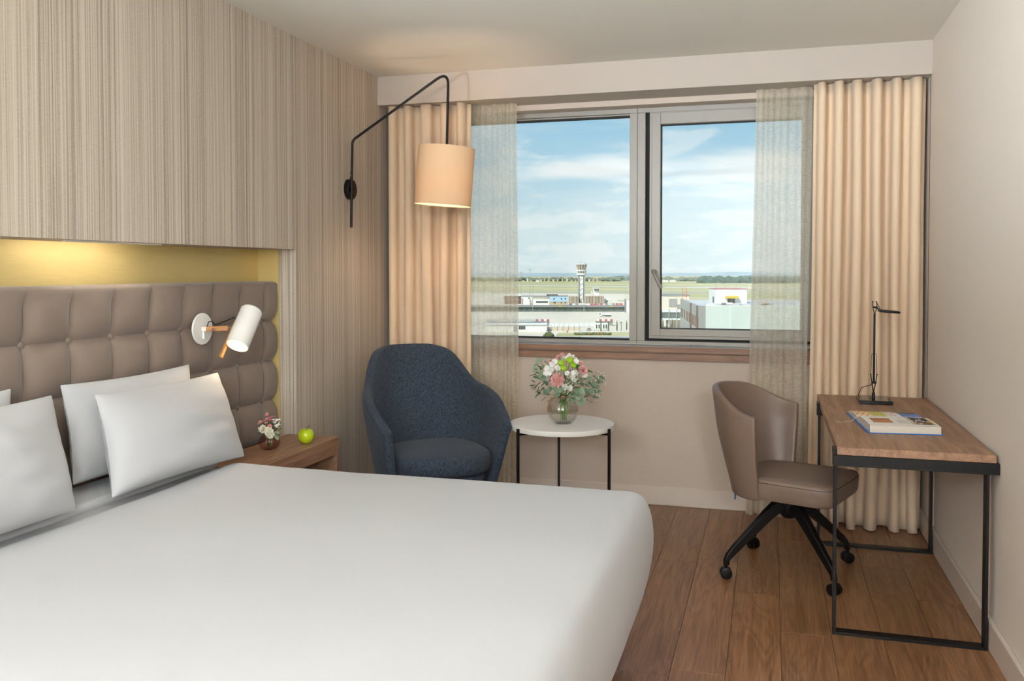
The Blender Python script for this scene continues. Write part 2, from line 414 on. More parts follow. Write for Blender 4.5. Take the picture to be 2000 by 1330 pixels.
struct('baseboard_front', MB().span((XL, YW - .014, 0), (XR - .019, YW, .115), .004), M['base'], 'cream baseboard under the window')
struct('trim_1', MB().span((XL, 5.107, 2.458), (XR, YW, ZC), .0015), M['pelmet'], 'white curtain pelmet box along the ceiling')
# slim vertical strips on the wall behind the desk legs
for k, (yy) in enumerate((3.74, 4.91)):
    struct('trim_%d' % (k + 4), MB().span((XR - .012, yy - .012, .115), (XR, yy + .012, .70), .003), M['base'], ('slim vertical strip on the right wall behind the front desk leg', 'slim vertical strip on the right wall behind the back desk leg')[k])

# ------------------------------------------------------------------ window
YF = 5.47                                    # front of the fixed frame
fx = lambda px, py: at(px, py, 0 + 1, YF)
zt_ = fx(1100, 224).z; zb0, zb1 = fx(1007, 666).z, fx(1007, 658).z
xm0, xm1, xm2 = fx(1229.6, 450).x, fx(1244.5, 450).x, fx(1260, 450).x
xs0 = fx(1268, 450).x                       # sash outer edge
xs1 = fx(1290, 450).x                       # sash glass edge
zs_t, zs_tg = fx(1268, 216).z, fx(1290, 243).z
zs_b, zs_bg = fx(1268, 661).z, fx(1290, 642).z
xsr, xsg = OX1 - .055, fx(1565, 400).x
win1 = struct('window_1', MB().span((OX0, YF, zb0), (OX0 + .05, YF + .07, OZ1), .002).span((xm0, YF, zb0 + .02), (xm1 - .0008, YF + .07, OZ1 - .03), .002)
              .span((OX0 + .05, YF, zb0), (xm1 - .0008, YF + .07, zb0 + .02), .002).span((OX0 + .05, YF, OZ1 - .03), (xm1 - .0008, YF + .07, OZ1), .002), M['alu'], 'fixed left window in a taupe metal frame', smooth=True)
gz0, gz1 = zb0 + .0215, OZ1 - .0315
zgt = fx(1100, 231).z
struct('head_rail', MB().span((OX0 + .05, YF + .02, zgt), (xm0, YF + .068, OZ1 - .03), .002), M['alu'], None, win1, smooth=True)
struct('gasket', MB().span((OX0 + .05, YF + .024, zgt - .01), (xm0, YF + .06, zgt)).span((OX0 + .05, YF + .03, gz0), (xm0, YF + .06, gz0 + .008)), M['gasket'], 'black rubber gasket', win1)
struct('glass_pane', MB().span((OX0 + .05, YF + .040, gz0), (xm0, YF + .044, zgt)), M['glass'], None, win1)
win2 = struct('window_2', MB().span((xm1, YF, zb0 + .02), (xm2, YF + .07, OZ1 - .03), .002).span((OX1 - .05, YF, zb0), (OX1, YF + .07, OZ1), .002)
              .span((xm1, YF, zb0), (OX1 - .05, YF + .07, zb0 + .02), .002).span((xm1, YF, OZ1 - .03), (OX1 - .05, YF + .07, OZ1), .002)
              .span((xm2, YF + .06, zb0 + .02), (OX1 - .05, YF + .07, zs_b + .02)).span((xm2, YF + .06, zs_t - .02), (OX1 - .05, YF + .07, OZ1 - .03)).span((xm2, YF + .06, zs_b), (xs0 + .02, YF + .07, zs_t)), M['alu'], 'right window with a tilt and turn sash', smooth=True)
struct('gasket', MB().span((xm2, YF + .05, zb0 + .02), (OX1 - .05, YF + .0595, zs_b)).span((xm2, YF + .05, zs_t), (OX1 - .05, YF + .0595, OZ1 - .03)).span((xm2, YF + .05, zs_b), (xs0, YF + .0595, zs_t)), M['gasket'], 'black strips in place of the shaded gap around the sash', win2)  # black strips stand in for the shade of the sash rebate
b_ = .006
for nm, a, c in (('sash_bar', (xs0, YF + .004, zs_b), (xs1, YF + .05, zs_t)), ('sash_bar', (xsg, YF + .004, zs_b), (xsr, YF + .05, zs_t)),
                 ('sash_bar', (xs1, YF + .004, zs_b), (xsg, YF + .05, zs_bg)), ('sash_bar', (xs1, YF + .004, zs_tg), (xsg, YF + .05, zs_t))):
    struct(nm, MB().span(a, c, .0015), M['alu'], None, win2, smooth=True)
fr2 = MB(); e = .018
fr2.span((xs0 + .014, YF - .006, zs_b + e), (xs1 - .001, YF + .0035, zs_t - e), .002).span((xsg + .001, YF - .006, zs_b + e), (xsr - .01, YF + .0035, zs_t - e), .002)
fr2.span((xs1 - .001, YF - .006, zs_b + e), (xsg + .001, YF + .0035, zs_bg - .001), .002).span((xs1 - .001, YF - .006, zs_tg + .001), (xsg + .001, YF + .0035, zs_t - e), .002)
struct('sash_face', fr2, M['alu'], None, win2, smooth=True)
g2 = MB().span((xs1, YF + .02, zs_bg), (xs1 + .006, YF + .03, zs_tg)).span((xs1, YF + .02, zs_tg - .008), (xsg, YF + .03, zs_tg)).span((xs1, YF + .02, zs_bg), (xsg, YF + .03, zs_bg + .005))
struct('glass_gasket', g2, M['gasket'], 'black glazing gasket', win2)
struct('glass_pane', MB().span((xs1, YF + .031, zs_bg), (xsg, YF + .035, zs_tg)), M['glass'], None, win2)
hp = at(1278, 531, 1, YF - .006); hq = at(1290, 560, 1, YF - .05)
hd = struct('handle', MB().lathe([(0, 0), (.017, 0), (.017, .008), (.012, .014), (0, .014)], 20, (0, 0, 0), mtx=Matrix.Translation(hp) @ Matrix.Rotation(PI / 2, 4, 'X')).tube([hp, hp + Vector((0, -.035, 0)), hp + Vector((.004, -.046, -.01)), hp.lerp(hq, .5) + Vector((0, -.03, 0)), hq + Vector((.004, 0, -.01))], .010, 12), M['alu'], None, win2, smooth=True)
# wooden sill: a lip board, a fascia board, and the laminate top
zs1 = at(1010, 671, 1, YW - .03).z
struct('trim_2', MB().span((OX0, YW - .03, zs1 - .034), (OX1, YF + .02, zs1), .002), M['walnut_x'], 'walnut window sill')
struct('sill_top', MB().span((OX0, YW - .028, zs1), (OX1, YF + .02, zs1 + .0015)), M['alusill'], 'grey sill top', bpy.data.objects['trim_2'])
zf0 = at(1010, 696, 1, YW - .022).z
struct('trim_3', MB().span((OX0 - .02, YW - .022, zf0), (OX1 + .02, YW - .0005, zs1 - .040), .002), M['walnut_x'], 'walnut fascia board below the window sill')

# recess cove lamp: a small warm strip hidden behind the top edge of the recess
rl = thing('recess_light_strip', 'slim warm light strip hidden under the top edge of the gold recess', 'light', (RX + .165, 2.85, RZ - .006))
obj('housing', MB().span((-.008, -.26, 0), (.008, .26, .006)).span((-.008, -1.46, 0), (.008, -.54, .006)), M['white'], rl)
lo = light('recess_light', 'AREA', (0, 0, -.004), .95, (1, .93, .78), shape='RECTANGLE', size=.016, size_y=.5); lo.parent = rl
lo.rotation_euler = (0, math.radians(35), 0)
lo = light('recess_light', 'AREA', (0, -1.0, -.004), 1.0, (1, .93, .78), shape='RECTANGLE', size=.016, size_y=.9); lo.parent = rl
lo.rotation_euler = (0, math.radians(35), 0)

# ================================================================== CURTAINS
def fold_path(n, seed, amp, pinch=.50):
    r = random.Random(seed); ws = [r.uniform(.6, 1.5) for _ in range(n)]; tot = sum(ws); ws = [x / tot for x in ws]
    am = [r.uniform(.65, 1.15) for _ in range(n + 1)]; ph = [r.uniform(-.3, .3) for _ in range(n)]
    def f(s):
        a = 0
        for i, wd in enumerate(ws):
            if s <= a + wd or i == n - 1:
                t = min(1, max(0, (s - a) / wd)); break
            a += wd
        A = am[i] * (1 - t) + am[i + 1] * t
        th = 2 * PI * t
        yy = math.cos(th + ph[i] * math.sin(th))
        return a + wd * (t + pinch * math.sin(2 * th) / (2 * PI)), yy * A * amp
    return f
def curtain(x0, x1, y, z0, z1, folds, seed, amp, flare=0.0, x0b=None, x1b=None, nu=None, nv=28, hang=0.0, lip=0.0, top=.88, pinch=.5):
    fn = fold_path(folds, seed, amp, pinch); fb = fold_path(folds, seed, amp, pinch * 1.25); r = random.Random(seed * 3 + 1); k1, k2 = r.uniform(0, 9), r.uniform(0, 9)
    x0b = x0 if x0b is None else x0b; x1b = x1 if x1b is None else x1b
    def g(u, v):
        t = v                                     # 0 at the floor, 1 at the rail
        uu, yy = fn(u); ub, yb = fb(u)
        k = min(1, t * 1.3); uu = uu * k + ub * (1 - k)
        sway = .012 * math.sin(5 * u + 3.1 * t + k1) * (1 - t) + .008 * math.sin(13 * u + 6 * t + k2) * (1 - t)
        x = (x0b * (1 - t) + x0 * t) * (1 - uu) + (x1b * (1 - t) + x1 * t) * uu + sway
        A = 1.0 - (1 - top) * t + flare * max(0, .18 - t) / .18
        yo = y + yy * A + lip * max(0, .12 - t)
        z = z0 + (z1 - z0) * t + .004 * math.sin(17 * u + k1) * (1 - t)
        return (x, yo, z)
    return MB().grid(g, nu or folds * 26, nv)
SOL = (('SOLIDIFY', dict(thickness=.003, offset=0)),)
YD, YS = 5.176, 5.262
def make_curtain(nm, label, cat, mb, m, hem=None, mods=SOL):
    o = obj(nm, mb, m, mods=mods, angle=80); tag(o, label, cat); return o
dl = make_curtain('drape', 'heavy beige drape left of the window, behind the navy armchair', 'curtain', curtain(-2.352, -1.79, YD, .008, 2.455, 5, 11, .050), M['drape'])
dr = make_curtain('drape', 'heavy beige drape right of the window, behind the desk lamp', 'curtain', curtain(.224, .798, YD, .006, 2.455, 6, 5, .052, .12, .220, .790), M['drape'])
sl = make_curtain('sheer_curtain', 'translucent cream sheer left of the window, beside the armchair drape', 'curtain', curtain(-1.85, -1.515, YS, .01, 2.455, 5, 23, .016, .2, -1.87, -1.50, pinch=.15), M['sheer'], mods=())
sr = make_curtain('sheer_curtain', 'translucent cream sheer right of the window, behind the desk chair', 'curtain', curtain(-.085, .222, YS, .012, 2.455, 4, 31, .016, 1.0, -.125, .210, lip=-.10, pinch=.15), M['sheer'], mods=())
# pull cord with its white weight in the corner behind the desk
pc = thing('curtain_cord', 'thin pull cord with a white weight in the corner behind the desk', 'cord', (.803, 5.104, .40))
obj('cord', MB().tube([(0, .0, 2.05), (0, .0, 1.0), (0, 0, .06)], .0012, 6), M['dark'], pc)
obj('cord_weight', MB().lathe([(0, 0), (.007, .004), (.009, .02), (.006, .05), (0, .06)], 12), M['white'], pc)

# ================================================================== BED
BX0, BX1, BY0, BY1, BZ = -2.44, -.418, 1.22, 3.27, .612
bed = thing('bed', 'wide bed with a white sheet, mostly under the duvet', 'bed', (BX0, (BY0 + BY1) / 2, 0))
obj('bed_base', MB().span((.02, -.95, .05), (1.86, .95, .27), .02), M['dark'], bed)
for lx in (.15, 1.72):
    for ly in (-.85, .85): obj('leg', MB().lathe([(.03, 0), (.03, .05)], 12, (lx, ly, 0)), M['black'], bed)
obj('folded_sheet', MB().span((-.018, -.99, .585), (.195, .99, .626), .018, 3), M['linen'], bed)
obj('mattress', MB().span((.0, -.99, .272), (1.93, .99, BZ - .018), .06, 4), M['sheet'], bed)
def duvet():
    prof = [(-.40, .014), (-.26, .013), (-.16, .010), (-.10, .006), (-.06, -.001), (-.03, -.012), (-.010, -.032), (.004, -.065), (.014, -.115), (.018, -.18), (.010, -.26), (-.008, -.34), (-.032, -.42), (-.06, -.49), (-.08, -.53)]
    hx, hy = (BX1 - (-2.21)) / 2, (BY1 - BY0) / 2
    cx, cy = (BX1 + -2.21) / 2, (BY0 + BY1) / 2
    rc = .075
    def outline(d, n):                            # rounded rectangle offset by d
        pts = []; r = max(.02, rc + d)
        ax, ay = hx + d - r, hy + d - r
        for q, (sx, sy) in enumerate(((1, 1), (-1, 1), (-1, -1), (1, -1))):
            for k in range(9):
                a = q * PI / 2 + k / 8 * PI / 2
                pts.append((sx * ax + r * math.cos(a), sy * ay + r * math.sin(a)))
            nx = ((-1, 1), (-1, -1), (1, -1), (1, 1))[q]
            p1 = (nx[0] * ax + r * math.cos((q + 1) * PI / 2), nx[1] * ay + r * math.sin((q + 1) * PI / 2)); p0 = pts[-1]
            for k in range(1, 22): pts.append((p0[0] + (p1[0] - p0[0]) * k / 22, p0[1] + (p1[1] - p0[1]) * k / 22))
        return pts
    rings = []
    for i in range(9):
        s_ = i / 9
        o_ = outline(prof[0][0], 0); rings.append([(x * s_, y * s_, .013) for x, y in o_])
    for d, dz in prof: rings.append([(x, y, dz) for x, y in outline(d, 0)])
    P = []; n = len(rings[0])
    for ri, rg in enumerate(rings):
        for (x, y, z) in rg:
            X, Y = x + cx, y + cy
            nz = mnoise.noise(Vector((X * 2.1, Y * 2.6, z * 2))) * .008 + mnoise.noise(Vector((X * 6, Y * 5, z * 4 + 3))) * .0025
            k = 0
            if z < -.05:                            # hanging sides: faint folds
                k = mnoise.noise(Vector((X * 3.3, Y * 3.3, z * .8 + 7))) * .012
            if X < -2.1: z = z * .6
            ux, uy = (x / hx, y / hy); ln = math.hypot(ux, uy) or 1
            P.append((X + k * ux / ln, Y + k * uy / ln, BZ + z + nz))
    F = [(i * n + k, i * n + (k + 1) % n, (i + 1) * n + (k + 1) % n, (i + 1) * n + k) for i in range(len(rings) - 1) for k in range(n)]
    F = [tuple(reversed(f)) for f in F][n * 0:]
    F = [tuple(reversed(f)) for f in F]
    return MB().add(P, F)
dv = obj('duvet', duvet(), M['linen'], angle=85, mods=SUB1)
tag(dv, 'smooth white duvet covering the bed down over the foot end', 'duvet')

# tufted headboard, one padded panel per cell and a button at each crossing
HX = -2.5
cols = [RY - .008, 3.988 - .0]
while cols[-1] > .75: cols.append(cols[-1] - .2165)
rows = [1.362, 1.160, .953, .746, .54]
hb = thing('headboard', 'taupe button-tufted headboard inside the gold recess', 'headboard', (HX, 2.4, .54))
obj('backing', MB().span((-.09, cols[-1] - 2.4, 0), (-.045, cols[0] - 2.4, 1.335 - .54), .004), M['headboard'], hb)
def ss_(a, b, x):
    t = min(1, max(0, (x - a) / (b - a))); return t * t * (3 - 2 * t)
def panel(wd, ht, top=False, edge=0):
    nu, nv = 15, 15 + (5 if top else 0)
    def g(u, v):
        vv = v * nv_t / 14.0 if top else v
        vq = min(vv, 1.0)
        ku = 1 - abs(2 * u - 1) ** 2.2
        if edge and u > .5: ku = 1 - max(0, (2 * u - 1)) ** 6
        kv = 1 - abs(2 * vq - 1) ** 2.2
        if top and vq > .5: kv = 1.0
        h = .038 * max(0, ku) ** .72 * max(0, kv) ** .72 - .009
        if top: h = h * (1 - .72 * ss_(.62, 1.0, vq)) + .72 * ss_(.62, 1.0, vq) * .022
        corner = (max(0, abs(2 * u - 1) - .6) / .4) * (max(0, abs(2 * vq - 1) - .6) / .4)
        if not (top and vq > .5): h -= .012 * corner
        yy, zz_ = (u - .5) * wd, (vq - .5) * ht
        if vv > 1.0:
            a = (vv - 1.0) / (nv_t / 14.0 - 1.0) * PI / 2
            rr = .045
            return (h - rr + rr * math.cos(a) - (.04 if a > 1.5 else 0), yy, zz_ - 0 + rr * math.sin(a) * .35)
        return (h, yy, zz_)
    nv_t = nv - 1
    return MB().grid(g, nu, nv).mesh('tufted_panel', True, 75)
for r in range(4):
    cache = {}
    for c in range(len(cols) - 1):
        wd, ht = cols[c] - cols[c + 1], rows[r] - rows[r + 1]
        key = (round(wd, 3), c == 0)
        if r == 0: ht -= .012
        if key not in cache: cache[key] = panel(wd, ht, r == 0, 1 if c == 0 else 0)
        obj('tufted_panel', cache[key], M['headboard'], hb, loc=(0, (cols[c] + cols[c + 1]) / 2 - 2.4, rows[r + 1] + ht / 2 - .54))
btn = MB().lathe([(0, .0), (.010, .001), (.0135, .005), (.011, .010), (.005, .013), (0, .0135)], 14, mtx=Matrix.Rotation(PI / 2, 4, 'Y')).mesh('button', True, 60)
for r in (1, 2, 3):
    for c in range(1, len(cols) - 1):
        obj('button', btn, M['headboard'], hb, loc=(-.020, cols[c] - 2.4, rows[r] - .54))

# pillows, each stretched between the four corners seen in the photograph
def pillow(name, label, c, th, seed, dent=.028, lean=1.0):
    bl, br, tr, tl = [Vector(p) for p in c]
    ctr = (bl + br + tr + tl) / 4
    nrm = ((br - bl).cross(tl - bl)).normalized()
    n = 25
    rng = random.Random(seed); q = rng.uniform(0, 50)
    def surf(side):
        def g(u, v):
            a, b = 2 * u - 1, 2 * v - 1
            # edges draw in between the corners
            ua = u + (.5 - u) * dent * (1 - b * b) * abs(a) ** 2 * 2
            va = v + (.5 - v) * dent * 1.1 * (1 - a * a) * abs(b) ** 2 * 2
            p = (bl * (1 - ua) + br * ua) * (1 - va) + (tl * (1 - ua) + tr * ua) * va
            k = max(0, 1 - abs(a) ** 2.2) ** .55 * max(0, 1 - abs(b) ** 2.2) ** .55
            k *= 1.0 - .12 * b
            wv = mnoise.noise(Vector((u * 3 + q, v * 3, side))) * .020 * k + mnoise.noise(Vector((u * 2 + v * 9 + q, v * 1.5 - u * 4, side + 4))) * .009 * k ** .5
            return tuple(p + nrm * (side * (th / 2 * k) + wv) - ctr)
        return g
    mb = MB().grid(surf(1), n, n)
    mb2 = MB().grid(surf(-1), n, n, flip=True)
    mb.add(mb2.v, mb2.f)
    b = bmesh.new(); me0 = mb.mesh('tmp', False); b.from_mesh(me0); bpy.data.meshes.remove(me0)
    bmesh.ops.remove_doubles(b, verts=b.verts, dist=.0012)
    m2 = MB().bm(b)
    o = obj(name, m2, M['linen'], angle=60, mods=SUB1); o.location = ctr
    return tag(o, label, 'pillow')
zb = BZ + .018
pillow('pillow', 'white pillow leaning in front of the other at the window side of the bed', (at(214, 978, 2, zb), at(482, 893, 2, zb), at(428, 724, 0, -2.35), at(179, 768, 0, -2.33)), .20, 1)
pillow('pillow', 'white pillow standing against the headboard, behind the window side front pillow', (at(138, 952, 0, -2.37), (-2.35, 3.22, zb + .005), at(373, 708, 0, -2.42), at(112, 750, 0, -2.41)), .15, 2)
pillow('pillow', 'white pillow at the left edge of the photo, leaning in front', ((-2.13, 1.62, zb), at(155, 998, 2, zb), at(106, 767, 0, -2.34), (-2.34, 1.70, 1.0)), .20, 3)
pillow('pillow', 'white pillow at the left edge of the photo, its corner peeping out behind another', ((-2.33, 1.6, zb + .005), (-2.33, 2.28, zb + .005), at(27, 754, 0, -2.41), (-2.40, 1.60, 1.022)), .15, 4)

# ================================================================== NIGHTSTAND, SMALL VASE, APPLE
NZ = .566
ns = thing('nightstand', 'walnut nightstand with an open front beside the headboard', 'nightstand', (-2.30, 3.70, 0))
y0, y1, xb, xf = 3.31 - 3.7, 4.085 - 3.7, -2.42 + 2.30, -2.125 + 2.30
obj('top_board', MB().span((xb, y0, NZ - .04), (xf, y1, NZ), .002), M['walnut_y'], ns)
obj('side_board', MB().span((xb, y0, 0), (xf, y0 + .03, NZ - .041), .002), M['walnut_y'], ns)
obj('side_board', MB().span((xb, y1 - .03, 0), (xf, y1, NZ - .041), .002), M['walnut_y'], ns)
obj('back_board', MB().span((xb, y0 + .031, 0), (xb + .015, y1 - .031, NZ - .041)), M['dark'], ns)
obj('bottom_board', MB().span((xb + .016, y0 + .031, .10), (xf - .01, y1 - .031, .13)), M['walnut_y'], ns)
obj('rail', MB().span((xf - .02, y0 + .031, NZ - .085), (xf, y1 - .031, NZ - .0415), .002), M['walnut_y'], ns)
apple_p = (-2.20, 3.885, NZ)
def apple_prof(n=22):
    out = []
    for i in range(n + 1):
        a = -PI / 2 + PI * i / n
        r = .0395 * math.cos(a) * (1 + .05 * math.sin(a)); z = .0415 + .0405 * math.sin(a)
        if i > n - 5: z -= .010 * ((i - n + 5) / 5) ** 1.5
        if i < 4: z += .006 * ((4 - i) / 4) ** 1.5
        out.append((max(r, 0), z))
    return out
ap = thing('apple', 'shiny green apple on the walnut nightstand', 'apple', apple_p)
obj('flesh', MB().lathe(apple_prof(), 36, (0, 0, -.0035), rip=lambda a, z: .018 * math.cos(5 * a) * (1 - z / .08)), M['apple'], ap, angle=80)
obj('stalk', MB().tube([(0, 0, .064), (.003, .005, .077), (.010, .018, .088)], .0015, 6), M['stalk'], ap)

def leaf_mesh(name, L, W, tip=.5, fold=.25, curl=.25):
    def g(u, v):
        s_ = math.sin(PI * min(1, v ** (.75 if tip < .5 else .9))) ** .75
        x = (u - .5) * W * s_
        return (x, v * L, abs(u - .5) * W * fold * s_ - curl * L * v * v)
    return MB().grid(g, 5, 8).mesh(name, True, 80)
def dir_rot(d, roll=0):
    """rotation that turns local +Y to direction d"""
    return (Vector(d).normalized().to_track_quat('Y', 'Z') @ Matrix.Rotation(roll, 3, 'Y').to_quaternion()).to_euler()
def ruffle(name, R, layers, petals, amp, H=.8, seed=0):
    r = random.Random(seed); mb = MB()
    for k in range(layers):
        t = (k + .4) / layers; rad = R * (.35 + .65 * t); up = R * H * (1.05 - t * .95); q = r.uniform(0, 6)
        def g(u, v, rad=rad, up=up, q=q):
            a = 2 * PI * u; wv = 1 + amp * (.55 * math.sin(petals * a + q) + .5 * math.sin(round(petals * 1.6) * a + 2 * q) + .45 * math.sin(round(petals * 2.3) * a + 5 * q)) * v
            rr = rad * (.12 + .88 * v ** .8) * wv
            return (rr * math.cos(a), rr * math.sin(a), up * v ** .55 + amp * R * .8 * math.sin(round(petals * 1.7) * a + q) * v)
        mb.grid(g, petals * 8, 6, cu=True)
    return mb.mesh(name, True, 80)
def star_flower(name, R, n, cup=.5, width=.9):
    mb = MB()
    for k in range(n):
        a0 = 2 * PI * k / n
        def g(u, v, a0=a0):
            s_ = math.sin(PI * min(.98, .08 + v * .86)) ** .6 * width * R * PI / n
            x = (u - .5) * 2 * s_; y = R * v; z = R * cup * v * v + abs(u - .5) * R * .12
            return (y * math.cos(a0) - x * math.sin(a0), y * math.sin(a0) + x * math.cos(a0), z)
        mb.grid(g, 4, 5)
    return mb.mesh(name, True, 80)
def up_rot(d): return Vector(d).normalized().to_track_quat('Z', 'Y').to_euler()

# small rose glass vase with its posy
vp = Vector((-2.30, 3.712, NZ))
rib = lambda n, amp: (lambda a, z: amp * abs(math.cos(n * a / 2)))
vs_ = thing('vase', 'small round rose-coloured ribbed glass vase on the nightstand', 'vase', vp)
out_p = [(.026, .0), (.038, .006), (.047, .022), (.050, .036), (.046, .052), (.037, .064), (.031, .071)]
in_p = [(.028, .071), (.034, .062), (.043, .051), (.047, .036), (.044, .023), (.036, .010), (.0, .009)]
obj('body', MB().lathe([(0, .0)] + out_p + in_p, 72, rip=lambda a, z: .045 * abs(math.cos(9 * a))), M['pinkglass'], vs_, angle=70)
posy = thing('posy', 'small posy of pink, cream and white flowers in the rose glass vase', 'flowers', vp + Vector((0, 0, .012)))
st = MB(); rr = random.Random(3)
leafM = leaf_mesh('leaf', .034, .026, .4, .2, .2); leafN = leaf_mesh('leaf', .030, .010, .6, .2, .2)
carn = ruffle('carnation', .016, 4, 5, .16, .9, 4); rose = ruffle('rose', .014, 5, 3, .10, 1.25, 8); lis = ruffle('lisianthus', .024, 4, 4, .15, .85, 12); wax = star_flower('waxflower', .010, 5, .35, .9)
def side(v, lat, toward=0):                        # a point given across and towards the viewer
    r_ = Vector((math.cos(YAW), math.sin(YAW), 0)); f_ = Vector((math.sin(YAW) * .98, -math.cos(YAW), 0)); return r_ * v + f_ * toward + Vector((0, 0, lat))
def pflower(nm, me, m, a, h, t, d=None, sc=1):
    p = side(a, h, t); o = obj(nm, me, m, posy, loc=p); dd = d or (p - Vector((0, 0, .03)))
    o.rotation_euler = up_rot(dd); o.scale = (sc,) * 3
    st.tube([Vector((rr.uniform(-.012, .012), rr.uniform(-.012, .012), 0)), Vector((0, 0, .055)) + p * .12, p], .0013, 5); return o
pflower('rose', rose, M['pink'], -.010, .146, .0); pflower('carnation', carn, M['pink'], -.038, .112, .008); pflower('rose', rose, M['pink'], -.006, .128, .02, sc=.8)
pflower('lisianthus', lis, M['cream'], -.018, .090, .036, side(-.3, .4, .9), .9); pflower('lisianthus', lis, M['cream'], .010, .080, .044, side(.1, .35, 1)); pflower('lisianthus', lis, M['cream'], .018, .066, .046, side(.5, -.1, 1), .85)
for a, h, t, m, sc in ((.010, .130, .02, 'magenta', 1.2), (.020, .142, .0, 'pink', 1.2), (.006, .140, .015, 'magenta', 1), (-.005, .118, .032, 'cream', 1), (.012, .104, .035, 'cream', 1.1), (.024, .118, .01, 'magenta', .9), (-.02, .125, .02, 'cream', .9)):
    pflower('waxflower', wax, M[m], a, h, t, sc=sc)
bud = MB().ball((0, 0, 0), .0062, 1, (1, 1, .9)).mesh('white_berry')
for k in range(26):
    a = rr.uniform(.012, .056); h = .126 - (a - .03) ** 2 * 14 + rr.uniform(-.03, .01)
    o = obj('white_berry', bud, M['whitep'], posy, loc=side(a, h, rr.uniform(-.005, .03))); o.scale = (rr.uniform(.6, 1),) * 3
for k in range(10):
    o = obj('white_berry', bud, M['whitep'], posy, loc=side(rr.uniform(-.05, -.032), rr.uniform(.075, .105), rr.uniform(0, .03))); o.scale = (rr.uniform(.5, .8),) * 3
for a, h, t, d, sc in ((.030, .075, .03, side(.9, .0, .4), 1), (.030, .062, .03, side(.8, -.5, .4), 1.05), (.022, .118, .0, side(.8, .5, 0), 1), (.034, .085, .01, side(1, .2, 0), .9), (-.03, .08, .02, side(-1, -.1, .3), .7), (.0, .062, .03, side(.2, -.4, .9), .7), (.028, .095, -.01, side(.7, .7, -.3), .9)):
    o = obj('leaf', leafM, M['euca'], posy, loc=side(a, h, t), ); o.rotation_euler = dir_rot(d, rr.uniform(-.4, .4)); o.scale = (sc,) * 3
for k in range(8):
    a = rr.uniform(0, 6.28); o = obj('leaf', leafN, M['leaf'], posy, loc=side(.02 * math.cos(a), rr.uniform(.075, .11), .018 * math.sin(a))); o.rotation_euler = dir_rot((math.cos(a), math.sin(a), rr.uniform(.2, 1.4)), rr.uniform(-1, 1))
obj('stems', st, M['stem'], posy)

# ================================================================== READING LAMP ON THE HEADBOARD
RLP = Vector((-2.452, 3.405, 1.16))
rd = thing('reading_lamp', 'white cylinder reading lamp with an oak arm on the headboard, switched on', 'lamp', RLP)
L = lambda p: Vector(p) - RLP
obj('wall_plate', MB().lathe([(0, 0), (.070, 0), (.0715, .004), (.070, .009), (0, .010)], 48, mtx=Matrix.Rotation(PI / 2, 4, 'Y')), M['white'], rd)
yl = -.02
elbow = L((-2.370, 3.405 + yl, 1.157))
obj('bracket', MB().box((.018, yl * .2, .0), (.028, .016, .020), .002).box((.013, 0, -.022), (.010, .010, .05), .002), M['white'], rd)
perp0 = Vector((-1, 0, 0)); cen = L(at(478, 640, 0, -2.255))
obj('oak_arm', MB().beam(Vector((.030, yl * .3, 0)), elbow.lerp(cen + perp0 * .056, .72) , .013, .022, .0015), M['oak'], rd)
obj('screw', MB().lathe([(0, 0), (.006, 0), (.006, .003), (0, .004)], 16, (.076, yl * .8 - .006, 0), mtx=Matrix.Rotation(PI / 2, 4, 'X')), M['chrome'], rd)
cen = L(at(478, 640, 0, -2.255)); CL = .195
ax = Vector((-.01, .62, .78)).normalized()
ctop, cbot = cen + ax * CL / 2, cen - ax * CL / 2
mt = Matrix.Translation(cbot) @ ax.to_track_quat('Z', 'Y').to_matrix().to_4x4()
R_ = .050
obj('cylinder_shade', MB().lathe([(R_ - .0025, .012), (R_ - .0025, .0), (R_, .0), (R_, CL - .008), (R_ - .006, CL), (0, CL)], 48, mtx=mt, caps=False), M['white'], rd)
obj('inner_reflector', MB().lathe([(R_ - .003, .001), (R_ - .003, CL * .5), (R_ * .6, CL * .62), (0, CL * .66)], 40, mtx=mt, caps=False), M['lampin'], rd)
obj('bulb', MB().lathe([(0, .045), (.014, .050), (.021, .064), (.018, .082), (.010, .10), (0, .105)], 24, mtx=mt), M['bulb'], rd)
perp = Vector((-1, 0, 0)); perp = (perp - ax * perp.dot(ax)).normalized()
sd = (perp * (R_ + .008))
p0, p1 = cen + sd + ax * .035, cen + sd - ax * .160
obj('oak_bar', MB().beam(p1, p0, .014, .012, .001, up=perp), M['oak'], rd)
hc = cen + sd
obj('hinge', MB().tube([elbow.lerp(cen + perp0 * .056, .70), hc], .004, 8), M['chrome'], rd)
obj('cable', MB().tube([Vector((.035, -.006, .012)), Vector((.045, -.010, .032)), Vector((.062, -.012, .036)), Vector((.078, -.012, .020)), Vector((.09, -.012, .022)), hc + Vector((0, 0, .03)) + ax * .02], .0022, 7), M['black'], rd)
sp = light('reading_lamp_light', 'SPOT', cbot + ax * .04, 2.4, (1, .82, .58), spot_size=math.radians(95), spot_blend=.6, shadow_soft_size=.02); sp.parent = rd
sp.rotation_euler = (-ax).to_track_quat('-Z', 'Y').to_euler()

